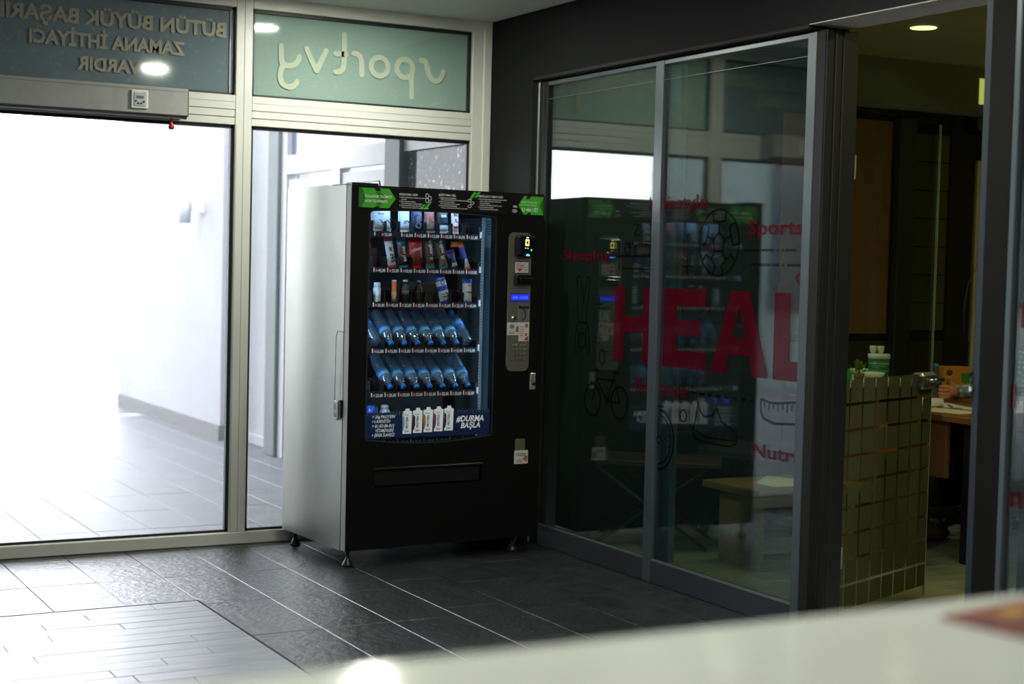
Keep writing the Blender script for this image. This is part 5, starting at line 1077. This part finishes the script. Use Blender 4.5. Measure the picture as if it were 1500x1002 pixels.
B().rbox(-.050, 0, 0, .050, .003, .090, .001).build('brown_carton', mat('dark_brown_board', (.018, .012, .009), .6), None, MWp(.520, VT + .06, z3 + .001), (0, 0, A0), label='flat dark brown board in the middle of the third tray', category='board', group=r3)
pillow('blue_white_pouch', 'blue and white pouch leaning left on the third tray', 'pouch', .062, .150, .03, [(0, 0), (.36, 1), (.50, 0), (.66, 1), (.93, 1)], [W1, mat('pouch_blue', (.035, .06, .42), .4), BLK], .596, VT + .045, z3 + .013, (-.26, .10, 1), r3, [('O', -.012, .078, .024, .026, 1, 0), ('nivea', -.02, .108, .010, .04, 0, 0), ('lorem', -.02, .030, .007, .04, 2, 0), ('wipes', -.02, .018, .007, .04, 2, 0)])
pillow('blue_cap_bottle', 'flat white shampoo bottle with blue cap, right on the third tray', 'bottle', .056, .112, .034, [(0, 0), (.82, 1)], [W2, mat('cap_blue', (.02, .10, .50), .4), RD, BLK], .722, VT + .045, z3 + .006, (0, .04, 1), r3, [('~', -.01, .075, .02, .02, 2, 0), ('h&s', -.014, .045, .010, .03, 3, 0)], crimp=.004)

# ================================================================== reception counter in front
rc = thing('reception_counter', 'glossy white reception counter across the lower right foreground', 'counter', (-3.0, -6.162, 0))
B().rbox(-3.0, -.78, 1.0, 2.2, 0, 1.04, .006).build('worktop', mat('gloss_white_top', (.80, .81, .76), .12, coat=.2), rc)
B().rbox(-2.95, -.70, 0, 2.15, -.05, 1.0, .004).build('front_panel', mat('counter_front', (.5, .5, .48), .4), rc)
ang = math.atan2(.029, .17)
mg = thing('magazine', 'red and orange magazine lying on the white counter', 'magazine', (-2.685, -6.245, 1.0405), (0, 0, ang))
def magmat():
    m = bpy.data.materials.new('magazine_cover'); m.use_nodes = True; nt = m.node_tree; b = nt.nodes['Principled BSDF']; N = nt.nodes.new; L = nt.links.new
    tc = N('ShaderNodeTexCoord'); n = N('ShaderNodeTexNoise'); n.inputs['Scale'].default_value = 22; n.inputs['Detail'].default_value = 1; L(tc.outputs['Object'], n.inputs['Vector'])
    cr = N('ShaderNodeValToRGB'); e = cr.color_ramp.elements; e[0].color = (.05, .006, .012, 1); e[0].position = .35; e[1].color = (.30, .12, .02, 1); e[1].position = .75
    for p, c in ((.48, (.13, .01, .012, 1)), (.60, (.18, .02, .015, 1))): k = cr.color_ramp.elements.new(p); k.color = c
    L(n.outputs['Fac'], cr.inputs[0]); L(cr.outputs[0], b.inputs['Base Color']); b.inputs['Roughness'].default_value = .4; return m
B().rbox(0, -.26, 0, .30, 0, .006, .001).build('cover', magmat(), mg); B().box(.002, -.258, .0, .298, -.002, .004).build('pages', paperw, mg)
B().poly([(.055, -.03), (.10, -.02), (.12, -.045), (.07, -.06)], mi=0, M=Matrix.Translation((0, 0, .0063))).build('yellow_print', mat('print_yellow', (.42, .20, .02), .5), mg)
# cable and plug by the machine's right foot
b = B(); b.tube([(-.16, -.60, .02), (-.14, -.57, .028), (-.12, -.55, .04), (-.10, -.50, .06)], .006, 6); b.build('power_cable', mat('beige_cable', (.30, .28, .20), .5), None, (0, 0, 0), label='beige cable end on the floor by the machine right foot', category='cable')
